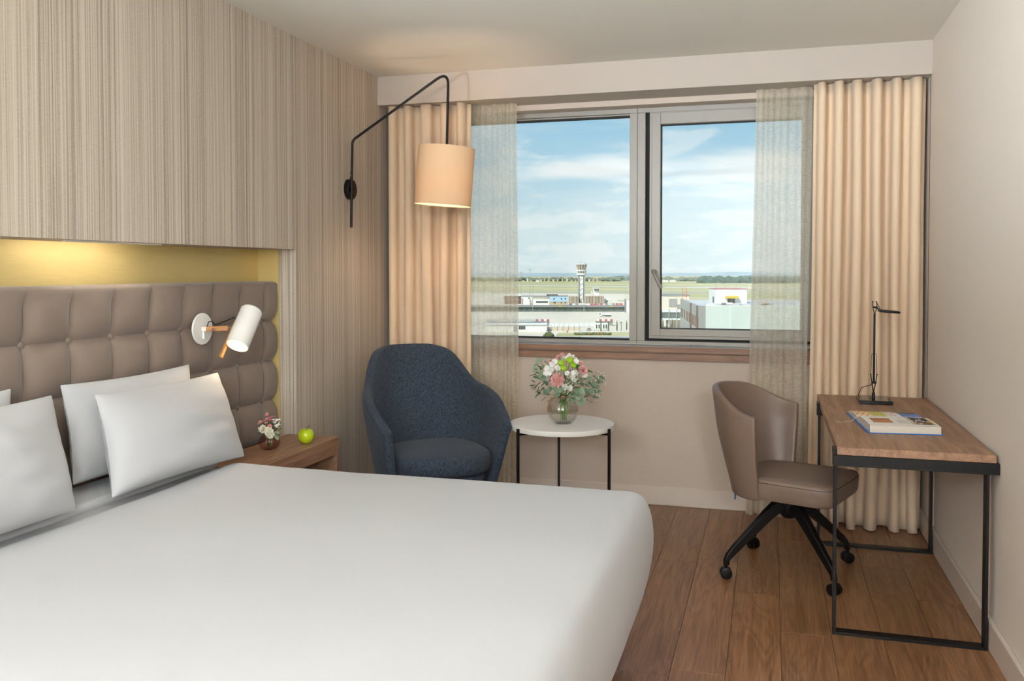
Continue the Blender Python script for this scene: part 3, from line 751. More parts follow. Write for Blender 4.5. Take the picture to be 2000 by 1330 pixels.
# ================================================================== SWING-ARM WALL LAMP
WP = Vector((XL, 4.705, 1.897))
wlp = thing('wall_lamp', 'black swing-arm wall lamp with a cream drum shade before the left drape', 'lamp', WP)
obj('wall_plate', MB().lathe([(0, 0), (.060, 0), (.060, .022), (.056, .027), (0, .028)], 40, mtx=Matrix.Rotation(PI / 2, 4, 'Y')), M['black'], wlp)
W_ = lambda p: Vector(p) - WP
def fillet(pts, r, n=7):
    pts = [Vector(p) for p in pts]; out = [pts[0]]
    for a, b, c in zip(pts, pts[1:], pts[2:]):
        d1, d2 = (a - b).normalized(), (c - b).normalized(); half = d1.angle(d2) / 2
        k = min(r / math.tan(half), (a - b).length * .45, (c - b).length * .45)
        p, q = b + d1 * k, b + d2 * k
        for i in range(n + 1):
            t = i / n; out.append(p * (1 - t) ** 2 + b * 2 * t * (1 - t) + q * t * t)
    out.append(pts[-1]); return out
ys = 4.72
sh_top, sh_bot = Vector((-1.768, ys, 2.120)), Vector((-1.793, ys, 1.795))
rod = [W_((-2.338, 4.66, 1.672)), W_((-2.338, 4.68, 2.178)), W_(at(876, 138, 1, ys)), W_(sh_top)]
obj('arm', MB().tube(fillet(rod, .045), .0075, 12), M['black'], wlp)
obj('arm_clamp', MB().tube([Vector((.026, -.02, 0)), Vector((.040, -.028, 0))], .012, 12), M['black'], wlp)
obj('cable', MB().tube([Vector((.014, -.005, .058)), Vector((.018, 0, .085)), Vector((.014, .0, .10)), Vector((.024, -.01, .103)), Vector((.034, -.025, .10))], .0028, 7), M['black'], wlp)
axs = (sh_top - sh_bot).normalized(); SL = (sh_top - sh_bot).length
ms = Matrix.Translation(W_(sh_bot)) @ axs.to_track_quat('Z', 'Y').to_matrix().to_4x4()
shd = obj('drum_shade', MB().lathe([(.1605, 0), (.1605, SL)], 64, mtx=ms), M['shade'], wlp)
shd.data.polygons  # open drum
b = bmesh.new(); b.from_mesh(shd.data); bmesh.ops.delete(b, geom=[f for f in b.faces if len(f.verts) > 4], context='FACES'); b.to_mesh(shd.data); b.free()
md = shd.modifiers.new('solidify', 'SOLIDIFY'); md.thickness = .002
obj('shade_ring', MB().tube([ms @ Vector((.1605 * math.cos(a * PI / 32), .1605 * math.sin(a * PI / 32), 0)) for a in range(65)], .0022, 6, False), M['shade'], wlp)
spd = MB()
for k in range(3):
    a = k * 2 * PI / 3 + .4; spd.tube([ms @ Vector((0, 0, SL - .02)), ms @ Vector((.158 * math.cos(a), .158 * math.sin(a), SL - .006))], .002, 6)
spd.lathe([(.016, SL - .09), (.018, SL - .085), (.018, SL - .02), (.010, SL), (0, SL)], 16, mtx=ms)
obj('shade_carrier', spd, M['black'], wlp)
obj('bulb', MB().ball(ms @ Vector((0, 0, SL - .215)), .021, 2, (1, 1, 1.1)), mat('dim_bulb', (255, 235, 205), .5, emit=((255, 214, 160), 3.0)), wlp)
wl_l = light('wall_lamp_light', 'POINT', ms @ Vector((0, 0, SL - .215)), 7.0, (1, .84, .64), shadow_soft_size=.034); wl_l.parent = wlp

# ================================================================== NAVY ARMCHAIR
def shell(a, b_, fwd, hs, z0, zt, flare0, lean, inward=0.0, n=41, nv=13, fw0=.55, topcurve=None, yo=0.0):
    """a wrap-around back facing -Y; hs(l) gives the rim height along the arc length l from the middle of the back"""
    arc = PI / 2 * (a + b_) / 2; tot = arc + fwd
    def g(u, v):
        s_ = (2 * u - 1) * tot; l = abs(s_); sg = 1 if s_ >= 0 else -1
        H = hs(l / tot); z = z0 + (H - z0) * v; t = (z - z0) / (zt - z0)
        sc = flare0 + (1 - flare0) * min(1, t * 1.7) ** .8
        if l <= arc:
            ph = l / arc * PI / 2; x, y = a * math.sin(ph), b_ * math.cos(ph); bk = math.cos(ph)
        else:
            k = l - arc; x, y, bk = a - inward * (k / fwd) ** 2, -k * (fw0 + (1 - fw0) * min(1, t * 1.6)), 0.0
        return (sg * x * sc, yo + y * (sc if y > 0 else 1) + lean * bk * max(0, z - z0 - .05), z)
    return MB().grid(g, n, nv)
ss = lambda e0, e1, x: (lambda t: t * t * (3 - 2 * t))(min(1, max(0, (x - e0) / (e1 - e0))))
ac = thing('armchair', 'navy blue armchair with a tall wrap-around back beside the bed', 'armchair', (-1.764, 4.522, 0), math.radians(40))
def arm_h(k): return .985 - .020 * ss(.14, .26, k) - .185 * ss(.25, .46, k) - .155 * ss(.38, 1.0, k) - .022 * ss(.88, 1.0, k)
obj('back_shell', shell(.338, .305, .265, arm_h, .215, 1.0, .74, .30, .02, 49, 15), M['blue'], ac, angle=180,
    mods=(('SOLIDIFY', dict(thickness=.052, offset=-1.0)), ('BEVEL', dict(width=.018, segments=3, limit_method='ANGLE', angle_limit=math.radians(50))), ('SUBSURF', dict(levels=1, render_levels=1))))
def pad(rx, ry, z0, z1, n=3.0, crown=.012, y_off=0.0, rings=9, ins=.03):
    P = []; seg = 48
    lv = [(.72, z0), (.93, z0 + .006), (1.0, z0 + .025), (1.0, z1 - .030), (.972, z1 - .010), (.90, z1), (.7, z1 + crown * .55), (.4, z1 + crown * .9), (.0, z1 + crown)]
    for k, z in lv:
        for i in range(seg):
            a = 2 * PI * i / seg; c, s_ = math.cos(a), math.sin(a)
            r = (abs(c) ** n + abs(s_) ** n) ** (-1 / n)
            P.append((rx * k * r * c, ry * k * r * s_ + y_off, z))
    F = [(j * seg + i, j * seg + (i + 1) % seg, (j + 1) * seg + (i + 1) % seg, (j + 1) * seg + i) for j in range(len(lv) - 1) for i in range(seg)]
    F.append(tuple(range(seg - 1, -1, -1)))
    return MB().add(P, F)
obj('seat_cushion', pad(.268, .285, .335, .455, 2.9, .022, -.035), M['blue'], ac, angle=80, mods=SUB1)
obj('seat_base', pad(.245, .25, .275, .334, 2.9, .0, -.02), M['blue'], ac, angle=60)
for sx in (-1, 1):
    for sy in (-1, 1): obj('leg', MB().tube([(sx * .15, sy * .15, .28), (sx * .24, sy * .24, 0)], .017, 12, True, .010), M['black'], ac)

# ================================================================== WHITE ROUND TABLE
TZ = .577; TC = Vector((-1.106, 4.76, 0)); TR = .2905
tb = thing('side_table', 'round white side table on three black metal legs below the window', 'table', TC, YAW)
obj('table_top', MB().lathe([(0, TZ - .026), (TR - .001, TZ - .026), (TR, TZ - .024), (TR, TZ - .002), (TR - .002, TZ), (0, TZ)], 96), M['tabletop'], tb)
bars = MB()
for k, a in enumerate((90, 215, 325)):
    c, s_ = math.cos(math.radians(a)), math.sin(math.radians(a)); r_ = TR + .008
    obj('leg', MB().box((c * r_, s_ * r_, (TZ - .004) / 2), (.014, .014, TZ - .004), .002, Matrix.Rotation(math.radians(a), 3, 'Z')), M['black'], tb)
    bars.beam((0, 0, TZ - .034), (c * (r_ - .006), s_ * (r_ - .006), TZ - .034), .012, .014, .001)
obj('cross_bars', bars, M['black'], tb)

# ribbed clear vase with water, and the bouquet standing in it
VP = Vector((-1.096, 4.745, TZ))
va = thing('vase', 'clear ribbed round glass vase with water on the white side table', 'vase', VP)
o_ = [(.040, .0), (.050, .003), (.068, .025), (.080, .055), (.083, .078), (.077, .105), (.062, .130), (.048, .145), (.043, .155), (.046, .165)]
i_ = [(.0435, .165), (.0405, .155), (.0455, .145), (.0595, .129), (.0745, .104), (.0805, .078), (.0775, .055), (.0655, .027), (.045, .010), (0, .008)]
obj('glass_body', MB().lathe([(0, 0)] + o_ + i_, 96, rip=lambda a, z: .030 * abs(math.cos(7 * a)) * min(1, max(0, (.16 - z) / .05))), M['vaseglass'], va, angle=70)
wi = [(0, .0095), (.0445, .0115), (.0648, .028), (.0768, .056), (.0798, .078), (.0765, .094), (0, .094)]
obj('water', MB().lathe(wi, 48), M['water'], va, angle=60)
hn = MB().tube([Vector((-.046 * math.cos(t), -.046 * math.sin(t), .150)) for t in [2 * PI * k / 24 for k in range(25)]], .004, 8, False)
hn.tube([side(-.040, .150, .012), side(-.062, .138, .02), side(-.080, .112, .026), side(-.085, .085, .024), side(-.083, .068, .016)], .004, 8)
obj('twine_handle', hn, M['twine'], va)
bq = thing('bouquet', 'mixed bouquet of pink, lime and white flowers with eucalyptus in the clear vase', 'flowers', VP + Vector((0, 0, .012)))
rr = random.Random(21)
DQ = (VP - Vector((0, 0, EYE))).dot(Vector((-math.sin(YAW), math.cos(YAW), 0)))
S_ = DQ / F_PX
def Q(px, py, t=0.0):                                # bouquet-plane point: across, up, towards the viewer
    c0 = 1101; return side((px - c0) * S_, (829 - py) * S_ - .012, t)
st = MB()
def stem_to(p, r=.0016):
    a = rr.uniform(0, 6.28); b0 = Vector((.028 * math.cos(a) * rr.random(), .028 * math.sin(a) * rr.random(), .004))
    neck = Vector((p.x * .10, p.y * .10, .135)) + Vector((rr.uniform(-.018, .018), rr.uniform(-.018, .018), 0))
    m_ = (neck + p) / 2 + Vector((-p.x * .1, -p.y * .1, .01))
    st.tube([b0, neck * .5 + b0 * .5, neck, m_, p], r, 5)
def bloom(nm, me, m, px, py, t, d=None, sc=1.0, stem=True):
    p = Q(px, py, t); o = obj(nm, me, m, bq, loc=p)
    o.rotation_euler = up_rot(d if d else (p - Vector((0, 0, .15)))); o.scale = (sc,) * 3
    if stem: stem_to(p)
    return o
bcarn = ruffle('carnation', .040, 7, 9, .17, .75, 31); bcarn2 = ruffle('carnation', .026, 6, 7, .17, .95, 32)
fwd_ = side(0, .25, 1)
bloom('carnation', bcarn, M['pink'], 1089, 741, .072, side(-.15, .25, 1), 1.0)
bloom('carnation', bcarn2, M['pink'], 1138, 723, .055, side(.55, .2, .8), 1.1)
for px, py, t, sc in ((1093, 702, .01, .85), (1100, 698, -.01, .8), (1134, 712, .03, .75), (1076, 708, .02, .65), (1130, 725, .05, .55), (1087, 716, .05, .6)): bloom('carnation', bcarn2, M['pink'], px, py, t, None, sc)
mum = MB()
def bump_(co): return 1 + .05 * math.sin(26 * math.atan2(co.y, co.x)) * (1 - abs(co.z)) + .05 * math.sin(30 * co.z)
mum.ball((0, 0, 0), 1.0, 3, (1, 1, .74), bump_)
mumm = mum.mesh('chrysanthemum', True, 30)
for px, py, t, r_ in ((1113.5, 703, .05, .0205), (1096.5, 708.5, .05, .0185), (1120.5, 712.5, .06, .0185), (1100.5, 718, .065, .0175)): bloom('chrysanthemum', mumm, M['lime'], px, py, t, side(.1, .8, .6), r_)
frs = star_flower('freesia', .030, 6, .75, .85); alst = star_flower('white_blossom', .017, 5, .45, .95)
bloom('freesia', frs, M['whitep'], 1107, 706, .02, side(0, 1, .25), 1.35)
bloom('freesia', frs, M['whitep'], 1116, 702, .0, side(.5, 1, .2), .9)
bloom('stamen', MB().lathe([(0, 0), (.002, .002), (.003, .018), (0, .02)], 8).mesh('stamen'), M['yellow'], 1107, 709, .03, side(.2, .6, .8), 1, False)
for px, py in ((1070, 719), (1080, 711), (1088, 719), (1066, 728), (1074, 727), (1120, 727), (1125, 730), (1117, 734), (1121, 742), (1108, 728), (1112, 757), (1104, 755), (1078, 722), (1068, 733), (1143, 733), (1124, 706), (1084, 706), (1091, 720)):
    bloom('white_blossom', alst, M['whitep'], px + rr.uniform(-1, 1), py + rr.uniform(-1, 1), rr.uniform(.045, .075), side(rr.uniform(-.6, .6), rr.uniform(0, .8), 1), rr.uniform(.75, 1.1), False)
# baby's breath: a haze of tiny white heads on thread stems
gy = MB(); gs = MB()
def spray(px0, py0, px1, py1, n, t0, spread):
    a, b = Q(px0, py0, t0), Q(px1, py1, t0 + .01); gs.tube([a, (a + b) / 2 + Vector((0, 0, .006)), b], .0007, 4)
    for _ in range(n):
        k = rr.uniform(.35, 1); p = a.lerp(b, k); q = p + Vector((rr.gauss(0, spread), rr.gauss(0, spread), rr.gauss(0, spread))) * .9
        gs.tube([p, q], .0004, 3); gy.ball(q, rr.uniform(.0018, .0036), 1)
for args in ((1150, 752, 1183, 731, 40, .03, .016), (1150, 757, 1174, 771, 26, .03, .016), (1120, 735, 1140, 700, 16, .03, .012), (1100, 760, 1128, 735, 34, .075, .016), (1100, 760, 1112, 730, 24, .07, .014), (1075, 745, 1068, 725, 20, .05, .012), (1090, 745, 1090, 715, 14, .07, .02), (1095, 770, 1112, 756, 16, .07, .012), (1130, 760, 1146, 735, 16, .05, .016)): spray(*args)
obj('baby_breath', gy, M['whitep'], bq, kind='stuff'); obj('baby_breath_stems', gs, M['stem'], bq, kind='stuff')
# eucalyptus leaves and darker fern leaves, each its own piece
eu = [leaf_mesh('eucalyptus_leaf', .046, .046, .4, .22, .15), leaf_mesh('eucalyptus_leaf', .052, .038, .5, .3, .25)]
gl = leaf_mesh('fern_leaf', .034, .011, .6, .3, .2)
spots = [(1057, 700, -1), (1052, 709, -1), (1064, 712, -1), (1066, 705, .6), (1046, 731, -.6), (1052, 737, -1), (1059, 733, .4), (1056, 745, -1), (1066, 741, .3), (1075, 753, -.4), (1083, 752, .5), (1063, 757, -.8), (1072, 768, -.6), (1077, 775, -.3), (1064, 776, -1), (1056, 766, -1), (1092, 752, .2), (1092, 765, -.3), (1100, 748, 0), (1127, 743, .5), (1135, 739, .8), (1143, 738, .7), (1148, 733, .3), (1130, 749, .7), (1137, 752, .9), (1144, 750, 1), (1153, 748, 1), (1158, 753, 1), (1161, 734, .7), (1166, 740, 1), (1173, 735, .6), (1138, 762, .7), (1147, 766, .8), (1155, 763, 1), (1152, 771, .5), (1162, 766, 1), (1160, 775, .9), (1148, 780, .2), (1143, 770, .2), (1125, 764, .3), (1128, 771, .4), (1118, 772, 0), (1117, 778, .1), (1136, 773, .3), (1108, 741, .2), (1085, 736, -.2), (1122, 752, .3), (1098, 728, -.3), (1082, 760, -.2), (1070, 748, -.5)]
spots += [(1049, 716, -1), (1061, 722, -.8), (1062, 748, -.9), (1068, 760, -.5), (1086, 770, -.1), (1113, 762, .2), (1121, 758, .4), (1132, 757, .6), (1140, 745, .8), (1151, 758, .9), (1157, 745, .9), (1168, 747, 1), (1131, 778, .4), (1141, 776, .6), (1095, 742, .1), (1075, 740, -.6), (1080, 731, -.3), (1116, 749, .2), (1129, 733, .5), (1070, 727, -.7)]
for i, (px, py, dx) in enumerate(spots):
    t = rr.uniform(.01, .06) if abs(dx) > .5 else rr.uniform(.045, .075)
    o = obj('eucalyptus_leaf', eu[i % 2], M['euca'], bq, loc=Q(px - 3 * dx, py + 2, t))
    o.rotation_euler = dir_rot(side(dx, rr.uniform(-.7, .5), rr.uniform(.1, .8)), rr.uniform(-.8, .8)); o.scale = (rr.uniform(.72, 1.0),) * 3
for px0, py0, px1, py1 in ((1095, 775, 1055, 703), (1095, 775, 1048, 738), (1095, 778, 1060, 772), (1108, 776, 1172, 736), (1108, 778, 1160, 768), (1105, 776, 1150, 750)):
    a, b = Q(px0, py0, .01), Q(px1, py1, .03); st.tube([a, a.lerp(b, .5) + Vector((0, 0, .012)), b], .0013, 5)
ferns = [(1044, 752, -1), (1047, 748, -.6), (1049, 757, -1), (1052, 751, -.4), (1055, 760, -1), (1056, 765, -.7), (1052, 720, -1), (1055, 727, -1), (1058, 719, -.8), (1105, 770, .2), (1099, 773, -.3), (1110, 778, .3), (1113, 768, .4), (1094, 778, -.4), (1104, 781, 0), (1119, 716, .6), (1122, 712, .5), (1146, 722, .6), (1078, 730, -.4), (1084, 727, 0), (1116, 745, .2), (1110, 750, 0), (1103, 757, -.1), (1097, 765, -.2), (1093, 735, .2), (1126, 720, .3), (1112, 722, 0), (1090, 742, .3)]
for i, (px, py, dx) in enumerate(ferns):
    for k in range(2):
        o = obj('fern_leaf', gl, M['leaf'], bq, loc=Q(px + k * 2, py + k * 3, rr.uniform(.03, .07)))
        o.rotation_euler = dir_rot(side(dx + rr.uniform(-.3, .3), rr.uniform(-.5, .8), rr.uniform(.0, .5)), rr.uniform(-1, 1)); o.scale = (rr.uniform(.7, 1.1),) * 3
st.tube([Q(1108, 812, .02), Q(1110, 800, .02), Q(1107, 785, .02)], .006, 7); st.tube([Q(1098, 812, .0), Q(1098, 795, .0), Q(1102, 783, .0)], .007, 7); st.tube([Q(1103, 813, .01), Q(1104, 795, .01), Q(1104, 783, 0)], .006, 7)
st.tube([Q(1085, 803, .03), Q(1092, 806, .02), Q(1097, 812, .01)], .002, 6)
obj('stems', st, M['stem'], bq)
obj('twine_binding', MB().lathe([(.013, .130), (.016, .134), (.016, .146), (.013, .150)], 16), M['twine'], bq)

# ================================================================== DESK
DZ = .745
DX0, DX1, DY0, DY1 = .250, .806, 3.580, 5.09
dk = thing('desk', 'walnut topped desk on black metal frames against the right wall', 'desk', ((DX0 + DX1) / 2, (DY0 + DY1) / 2, 0))
dl_ = lambda x, y, z: (x - (DX0 + DX1) / 2, y - (DY0 + DY1) / 2, z)
obj('desk_top', MB().span(dl_(DX0, DY0, DZ - .030), dl_(DX1 - .006, DY1, DZ), .0012), M['walnut_y'], dk)
for yy, ya in ((3.625, DY0 - .006), (4.80, 4.80)):
    x0, x1 = .243, .788
    obj('leg', MB().span(dl_(x0, yy, 0), dl_(x0 + .012, yy + .045, DZ - .072), .001), M['black'], dk)
    obj('leg', MB().span(dl_(x1 - .012, yy, 0), dl_(x1, yy + .045, DZ - .072), .001), M['black'], dk)
    obj('floor_bar', MB().span(dl_(x0 + .0122, yy, 0), dl_(x1 - .0122, yy + .045, .012), .001), M['black'], dk)
    obj('apron_bar', MB().span(dl_(.236, ya, DZ - .072), dl_(.810, ya + .05, DZ - .0305), .001), M['black'], dk)
    obj('bracket', MB().span(dl_(.236, ya, DZ - .030), dl_(.2485, ya + .075, DZ - .008), .001), M['black'], dk)
obj('long_bar', MB().span(dl_(.30, 3.63, DZ - .060), dl_(.325, 4.799, DZ - .0305)), M['black'], dk)

# ------------------------------------------------------------------ desk chair
ch = thing('desk_chair', 'taupe leather swivel chair on a black four-arm base with castors, at the desk', 'chair', (.092, 4.352, 0), math.radians(69.5))
def ch_h(k): return .875 - .012 * ss(0, .4, k) - .105 * ss(.30, 1.0, k)
obj('back_shell', shell(.262, .175, .03, ch_h, .375, .88, .78, .16, -.0, 45, 13, .9, None, .085), M['leather'], ch, angle=180,
    mods=(('SOLIDIFY', dict(thickness=.034, offset=-1.0)), ('BEVEL', dict(width=.010, segments=3, limit_method='ANGLE', angle_limit=math.radians(50))), ('SUBSURF', dict(levels=1, render_levels=1))))
def seat():
    P = []; seg = 56
    lv = [(.86, .372), (.95, .376), (.985, .392), (1.0, .445), (.99, .462), (.965, .470), (.7, .474), (.35, .476), (0, .477)]
    for k, z in lv:
        for i in range(seg):
            a = 2 * PI * i / seg; c, s_ = math.cos(a), math.sin(a); n = 10.0
            r = (abs(c) ** n + abs(s_) ** n) ** (-1 / n)
            x, y = .238 * k * r * c, .235 * k * r * s_ - .035
            if y > .05: x *= 1 - .35 * ((y - .05) / .17) ** 2 * .6
            P.append((x, y, z))
    F = [(j * seg + i, j * seg + (i + 1) % seg, (j + 1) * seg + (i + 1) % seg, (j + 1) * seg + i) for j in range(len(lv) - 1) for i in range(seg)]
    F.append(tuple(range(seg - 1, -1, -1))); return MB().add(P, F)
obj('seat', seat(), M['leather'], ch, angle=50)
def seam_ring():
    pts = []
    for i in range(57):
        a = 2 * PI * i / 56; c, s_ = math.cos(a), math.sin(a); n = 10.0; r = (abs(c) ** n + abs(s_) ** n) ** (-1 / n)
        x, y = .238 * .997 * r * c, .235 * .997 * r * s_ - .035
        if y > .05: x *= 1 - .35 * ((y - .05) / .17) ** 2 * .6
        pts.append((x, y, .4555))
    return MB().tube(pts, .0014, 5, False)
obj('piping', seam_ring(), M['stitch'], ch, label='dark seam around the seat')
obj('hub', MB().lathe([(0, .250), (.030, .255), (.046, .275), (.052, .30), (.060, .335), (.055, .352), (.028, .356), (.028, .371), (0, .371)], 24), M['black'], ch)
inv = Matrix.Rotation(-math.radians(69.5), 3, 'Z')
for cx, cy in ((-.193, 4.142), (.272, 4.051), (-.082, 4.635), (.345, 4.521)):
    d = inv @ (Vector((cx, cy, 0)) - Vector((.0855, 4.337, 0))); d = d.normalized(); R0 = .335
    arm = MB(); n = 9; P = []; pr = d.cross(Vector((0, 0, 1)))
    path = [(.02, .325, .050, .034), (.06, .320, .050, .030), (.12, .278, .046, .024), (.20, .212, .040, .021), (.30, .130, .032, .018), (R0 - .008, .104, .028, .016), (R0 + .004, .085, .024, .0145), (R0 + .006, .062, .022, .0135)]
    for i, (r, z, h, wd) in enumerate(path):
        c = d * r + Vector((0, 0, z)); tdir = Vector((path[min(i + 1, 7)][0] - path[max(i - 1, 0)][0], path[min(i + 1, 7)][1] - path[max(i - 1, 0)][1]))
        tdir.normalize(); nv_ = d * (-tdir.y) + Vector((0, 0, tdir.x))
        if nv_.z < 0: nv_ = -nv_
        if i >= 6: nv_ = d * 1.0
        for sx, sy in ((-1, -1), (1, -1), (.62, 1), (-.62, 1)):
            P.append(c + pr * sx * wd + nv_ * sy * h * .5)
    F = [(i * 4 + k, i * 4 + (k + 1) % 4, (i + 1) * 4 + (k + 1) % 4, (i + 1) * 4 + k) for i in range(len(path) - 1) for k in range(4)] + [(3, 2, 1, 0), (28, 29, 30, 31)]
    arm.add(P, F)
    ao = obj('base_arm', arm, M['black'], ch, angle=40, mods=(('BEVEL', dict(width=.003, segments=2, limit_method='ANGLE')),))
    cp = d * (R0 + .006); ang = rr.uniform(-.5, .5) + math.atan2(pr.y, pr.x)
    wdir = Vector((math.cos(ang), math.sin(ang), 0))
    cs = obj('castor', MB().tube([cp + Vector((0, 0, .028)), cp + Vector((0, 0, .066))], .008, 10).box(cp + Vector((0, 0, .040)), (.018, .030, .022), .004, Matrix.Rotation(ang, 3, 'Z')), M['black'], ch)
    for sg in (-1, 1):
        c = cp + wdir * sg * .016 + Vector((0, 0, .0272))
        obj('wheel', MB().lathe([(0, -.008), (.020, -.008), (.0262, -.006), (.027, -.003), (.027, .003), (.0262, .006), (.020, .008), (0, .008)], 28, mtx=Matrix.Translation(c) @ wdir.to_track_quat('Z', 'Y').to_matrix().to_4x4()), M['black'], cs)
tg = inv @ (Vector((-.150, 4.20, 0)) - Vector((.092, 4.352, 0)))
obj('care_tag', MB().box((tg.x, tg.y, .372), (.012, .003, .026), .0005), M['tag'], ch, label='blue care tag under the back')

# ------------------------------------------------------------------ desk lamp
lp = Vector((.518, 4.87, DZ))
dlp = thing('desk_lamp', 'slim black adjustable desk lamp on the walnut desk', 'lamp', lp)
obj('base_plate', MB().box((0, 0, .010), (.158, .205, .020), .003), M['blackgloss'], dlp)
obj('stem', MB().lathe([(.008, .020), (.008, .045), (.006, .05), (0, .05)], 14, (-.004, 0, 0)).tube([(-.004, 0, .046), (-.012, 0, .10)], .0028, 8).tube([(-.004, 0, .046), (.006, 0, .10)], .0028, 8), M['black'], dlp)
obj('lower_joint', MB().tube([(-.014, 0, .10), (.010, 0, .10)], .006, 10).tube([(-.012, 0, .10), (-.018, 0, .142)], .0024, 8).tube([(.006, 0, .10), (.012, 0, .142)], .0024, 8).ball((-.018, 0, .142), .004, 1).ball((.012, 0, .142), .004, 1), M['black'], dlp)
obj('arm', MB().tube([(-.003, 0, .098), (-.003, 0, .455)], .0052, 12), M['black'], dlp)
spg = MB()
for sg in (-1, 1):
    spg.tube([(-.003 + sg * .015, 0, .142), (-.003 + sg * .012, 0, .235), (-.003 + sg * .010, 0, .25), (-.003, 0, .252)], .0013, 6)
obj('spring_rods', spg, M['black'], dlp)
obj('upper_joint', MB().tube([(-.003, 0, .452), (-.011, 0, .488)], .002, 8).tube([(-.003, 0, .452), (.009, 0, .488)], .002, 8).tube([(-.013, 0, .488), (.012, 0, .488)], .005, 10).tube([(-.011, 0, .488), (-.012, 0, .516)], .002, 8).tube([(.009, 0, .488), (.006, 0, .516)], .002, 8).ball((-.012, 0, .516), .0042, 1).ball((.006, 0, .516), .0042, 1).tube([(.006, 0, .514), (.020, -.01, .485)], .002, 8), M['black'], dlp)
hrot = Matrix.Rotation(math.radians(4), 3, 'Y')
obj('lamp_head', MB().box((.062, -.022, .468), (.098, .105, .012), .005, hrot, 2).beam((.0, 0, .486), (.03, -.01, .476), .02, .006, .001), M['black'], dlp)
obj('cable', MB().tube([(-.012, 0, .10), (-.016, .01, .085), (-.034, .03, .078), (-.056, .06, .064), (-.066, .09, .03), (-.068, .115, .003)], .0018, 7).tube([(-.03, -.05, .0205), (-.022, -.02, .0215), (-.012, .0, .026), (-.010, 0, .045)], .0012, 6), M['black'], dlp)

# ------------------------------------------------------------------ open book
bk = thing('book', 'open illustrated book with a blue cover and white ribbon on the desk', 'book', (.516, 4.215, DZ), math.radians(5))
BW, BN, BFAR = .282, .275, .235
def page_top(v):                                   # height profile from the near edge to the far edge
    y = -BN + v * (BN + BFAR)
    if y < 0: return y, .034 - .004 * (1 + y / BN) ** 6 * 4 * (y > -.05) - .002
    return y, .018 + .004 * math.exp(-y / .02) - .010 * (y / BFAR) ** 2
cov = MB().span((-BW / 2 - .006, -BN - .006, 0), (BW / 2 + .006, -.012, .0035), .001).span((-BW / 2 - .006, .012, 0), (BW / 2 + .006, BFAR + .006, .0035), .001).span((-BW / 2 - .006, -.0119, .0), (BW / 2 + .006, .0119, .003))
obj('cover', cov, M['bluecover'], bk)
def block(y0, y1, h):
    n = 14; P = []; 
    for i in range(n + 1):
        t = i / n; y = y0 + (y1 - y0) * t; z = h(t)
        sl = .006
        P += [(-BW / 2 + .003, y - sl * (1 - 0) * (1 if y0 < -.1 and i == 0 else 0), .0037), (BW / 2 - .003, y, .0037), (BW / 2 - .003, y, z), (-BW / 2 + .003, y, z)]
    F = [(i * 4 + k, i * 4 + (k + 1) % 4, (i + 1) * 4 + (k + 1) % 4, (i + 1) * 4 + k) for i in range(n) for k in range(4)] + [(3, 2, 1, 0), (n * 4, n * 4 + 1, n * 4 + 2, n * 4 + 3)]
    return MB().add(P, F)
hn_ = lambda t: .033 + .003 * math.sin(PI * min(1, t * 1.1)) - .014 * max(0, (t - .86) / .14) ** 2
hf_ = lambda t: .0225 - .010 * t + .006 * math.sin(PI * min(1, t * 1.05)) - .006 * max(0, (.1 - t) / .1) ** 2
obj('page_block', block(-BN, -.002, hn_), M['pageedge'], bk, angle=60)
obj('page_block', block(.002, BFAR, hf_), M['pageedge'], bk, angle=60)
def leafpage(y0, y1, h, x0, x1, off, t0=0.0, t1=1.0, n=14):
    def g(u, v):
        t = t0 + (t1 - t0) * v; return (x0 + (x1 - x0) * u, y0 + (y1 - y0) * t, h(t) + off)
    return MB().grid(g, 4, n)
def printed(name, fn, rough=.5):
    m = bpy.data.materials.new(name); m.use_nodes = True; t = NT(m.node_tree); b = t.n['Principled BSDF']; b.inputs['Roughness'].default_value = rough
    t.l.new(fn(t, t.add('ShaderNodeTexCoord').outputs['Generated']), b.inputs['Base Color']); return m
xa, xb_ = -BW / 2 + .003, BW / 2 - .003
obj('page', leafpage(-BN, -.002, hn_, xa, xb_, .0006), M['paper'], bk, label='near white page with two pictures')
obj('page', leafpage(.002, BFAR, hf_, xa, xb_, .0006), M['paper'], bk, label='far page covered with food photographs')
def kitchen(t, g):
    s_ = t.add('ShaderNodeSeparateXYZ', {0: g}); bands = t.ramp(s_.outputs[1], [(0, s2l((150, 80, 30))), (.30, s2l((206, 140, 70))), (.34, s2l((120, 50, 24))), (.58, s2l((170, 84, 44))), (.62, s2l((232, 225, 215))), (.92, s2l((240, 240, 236))), (.95, s2l((196, 80, 40)))])
    n = t.add('ShaderNodeTexBrick', {'Vector': t.mapping(g, (1, 1, 0)), 'Color1': s2l((200, 110, 60)), 'Color2': s2l((110, 48, 22)), 'Mortar': s2l((235, 200, 150)), 'Scale': 3.0, 'Mortar Size': .03})
    return t.mix(t.math('LESS_THAN', s_.outputs[1], .6), bands, t.mix(.45, bands, n.outputs[0]))
obj('page_picture', leafpage(-BN, -.002, hn_, -.112, -.032, .0011, .22, .90, 8), printed('kitchen_print', kitchen), bk, label='printed picture of orange kitchen cabinets')
def textlines(t, g):
    s_ = t.add('ShaderNodeSeparateXYZ', {0: g}); ln = t.math('LESS_THAN', t.math('FRACT', t.math('MULTIPLY', s_.outputs[1], 16.0)), .35)
    n = t.math('GREATER_THAN', t.noise(t.mapping(g, (45, 16, 0)), 1.0, 1), .42)
    return t.mix(t.math('MULTIPLY', ln, n), s2l((238, 232, 224)), s2l((150, 146, 142)))
obj('page_text', leafpage(-BN, -.002, hn_, -.010, .034, .0010, .20, .52, 5), printed('text_print', textlines), bk, label='printed grey lines of text')
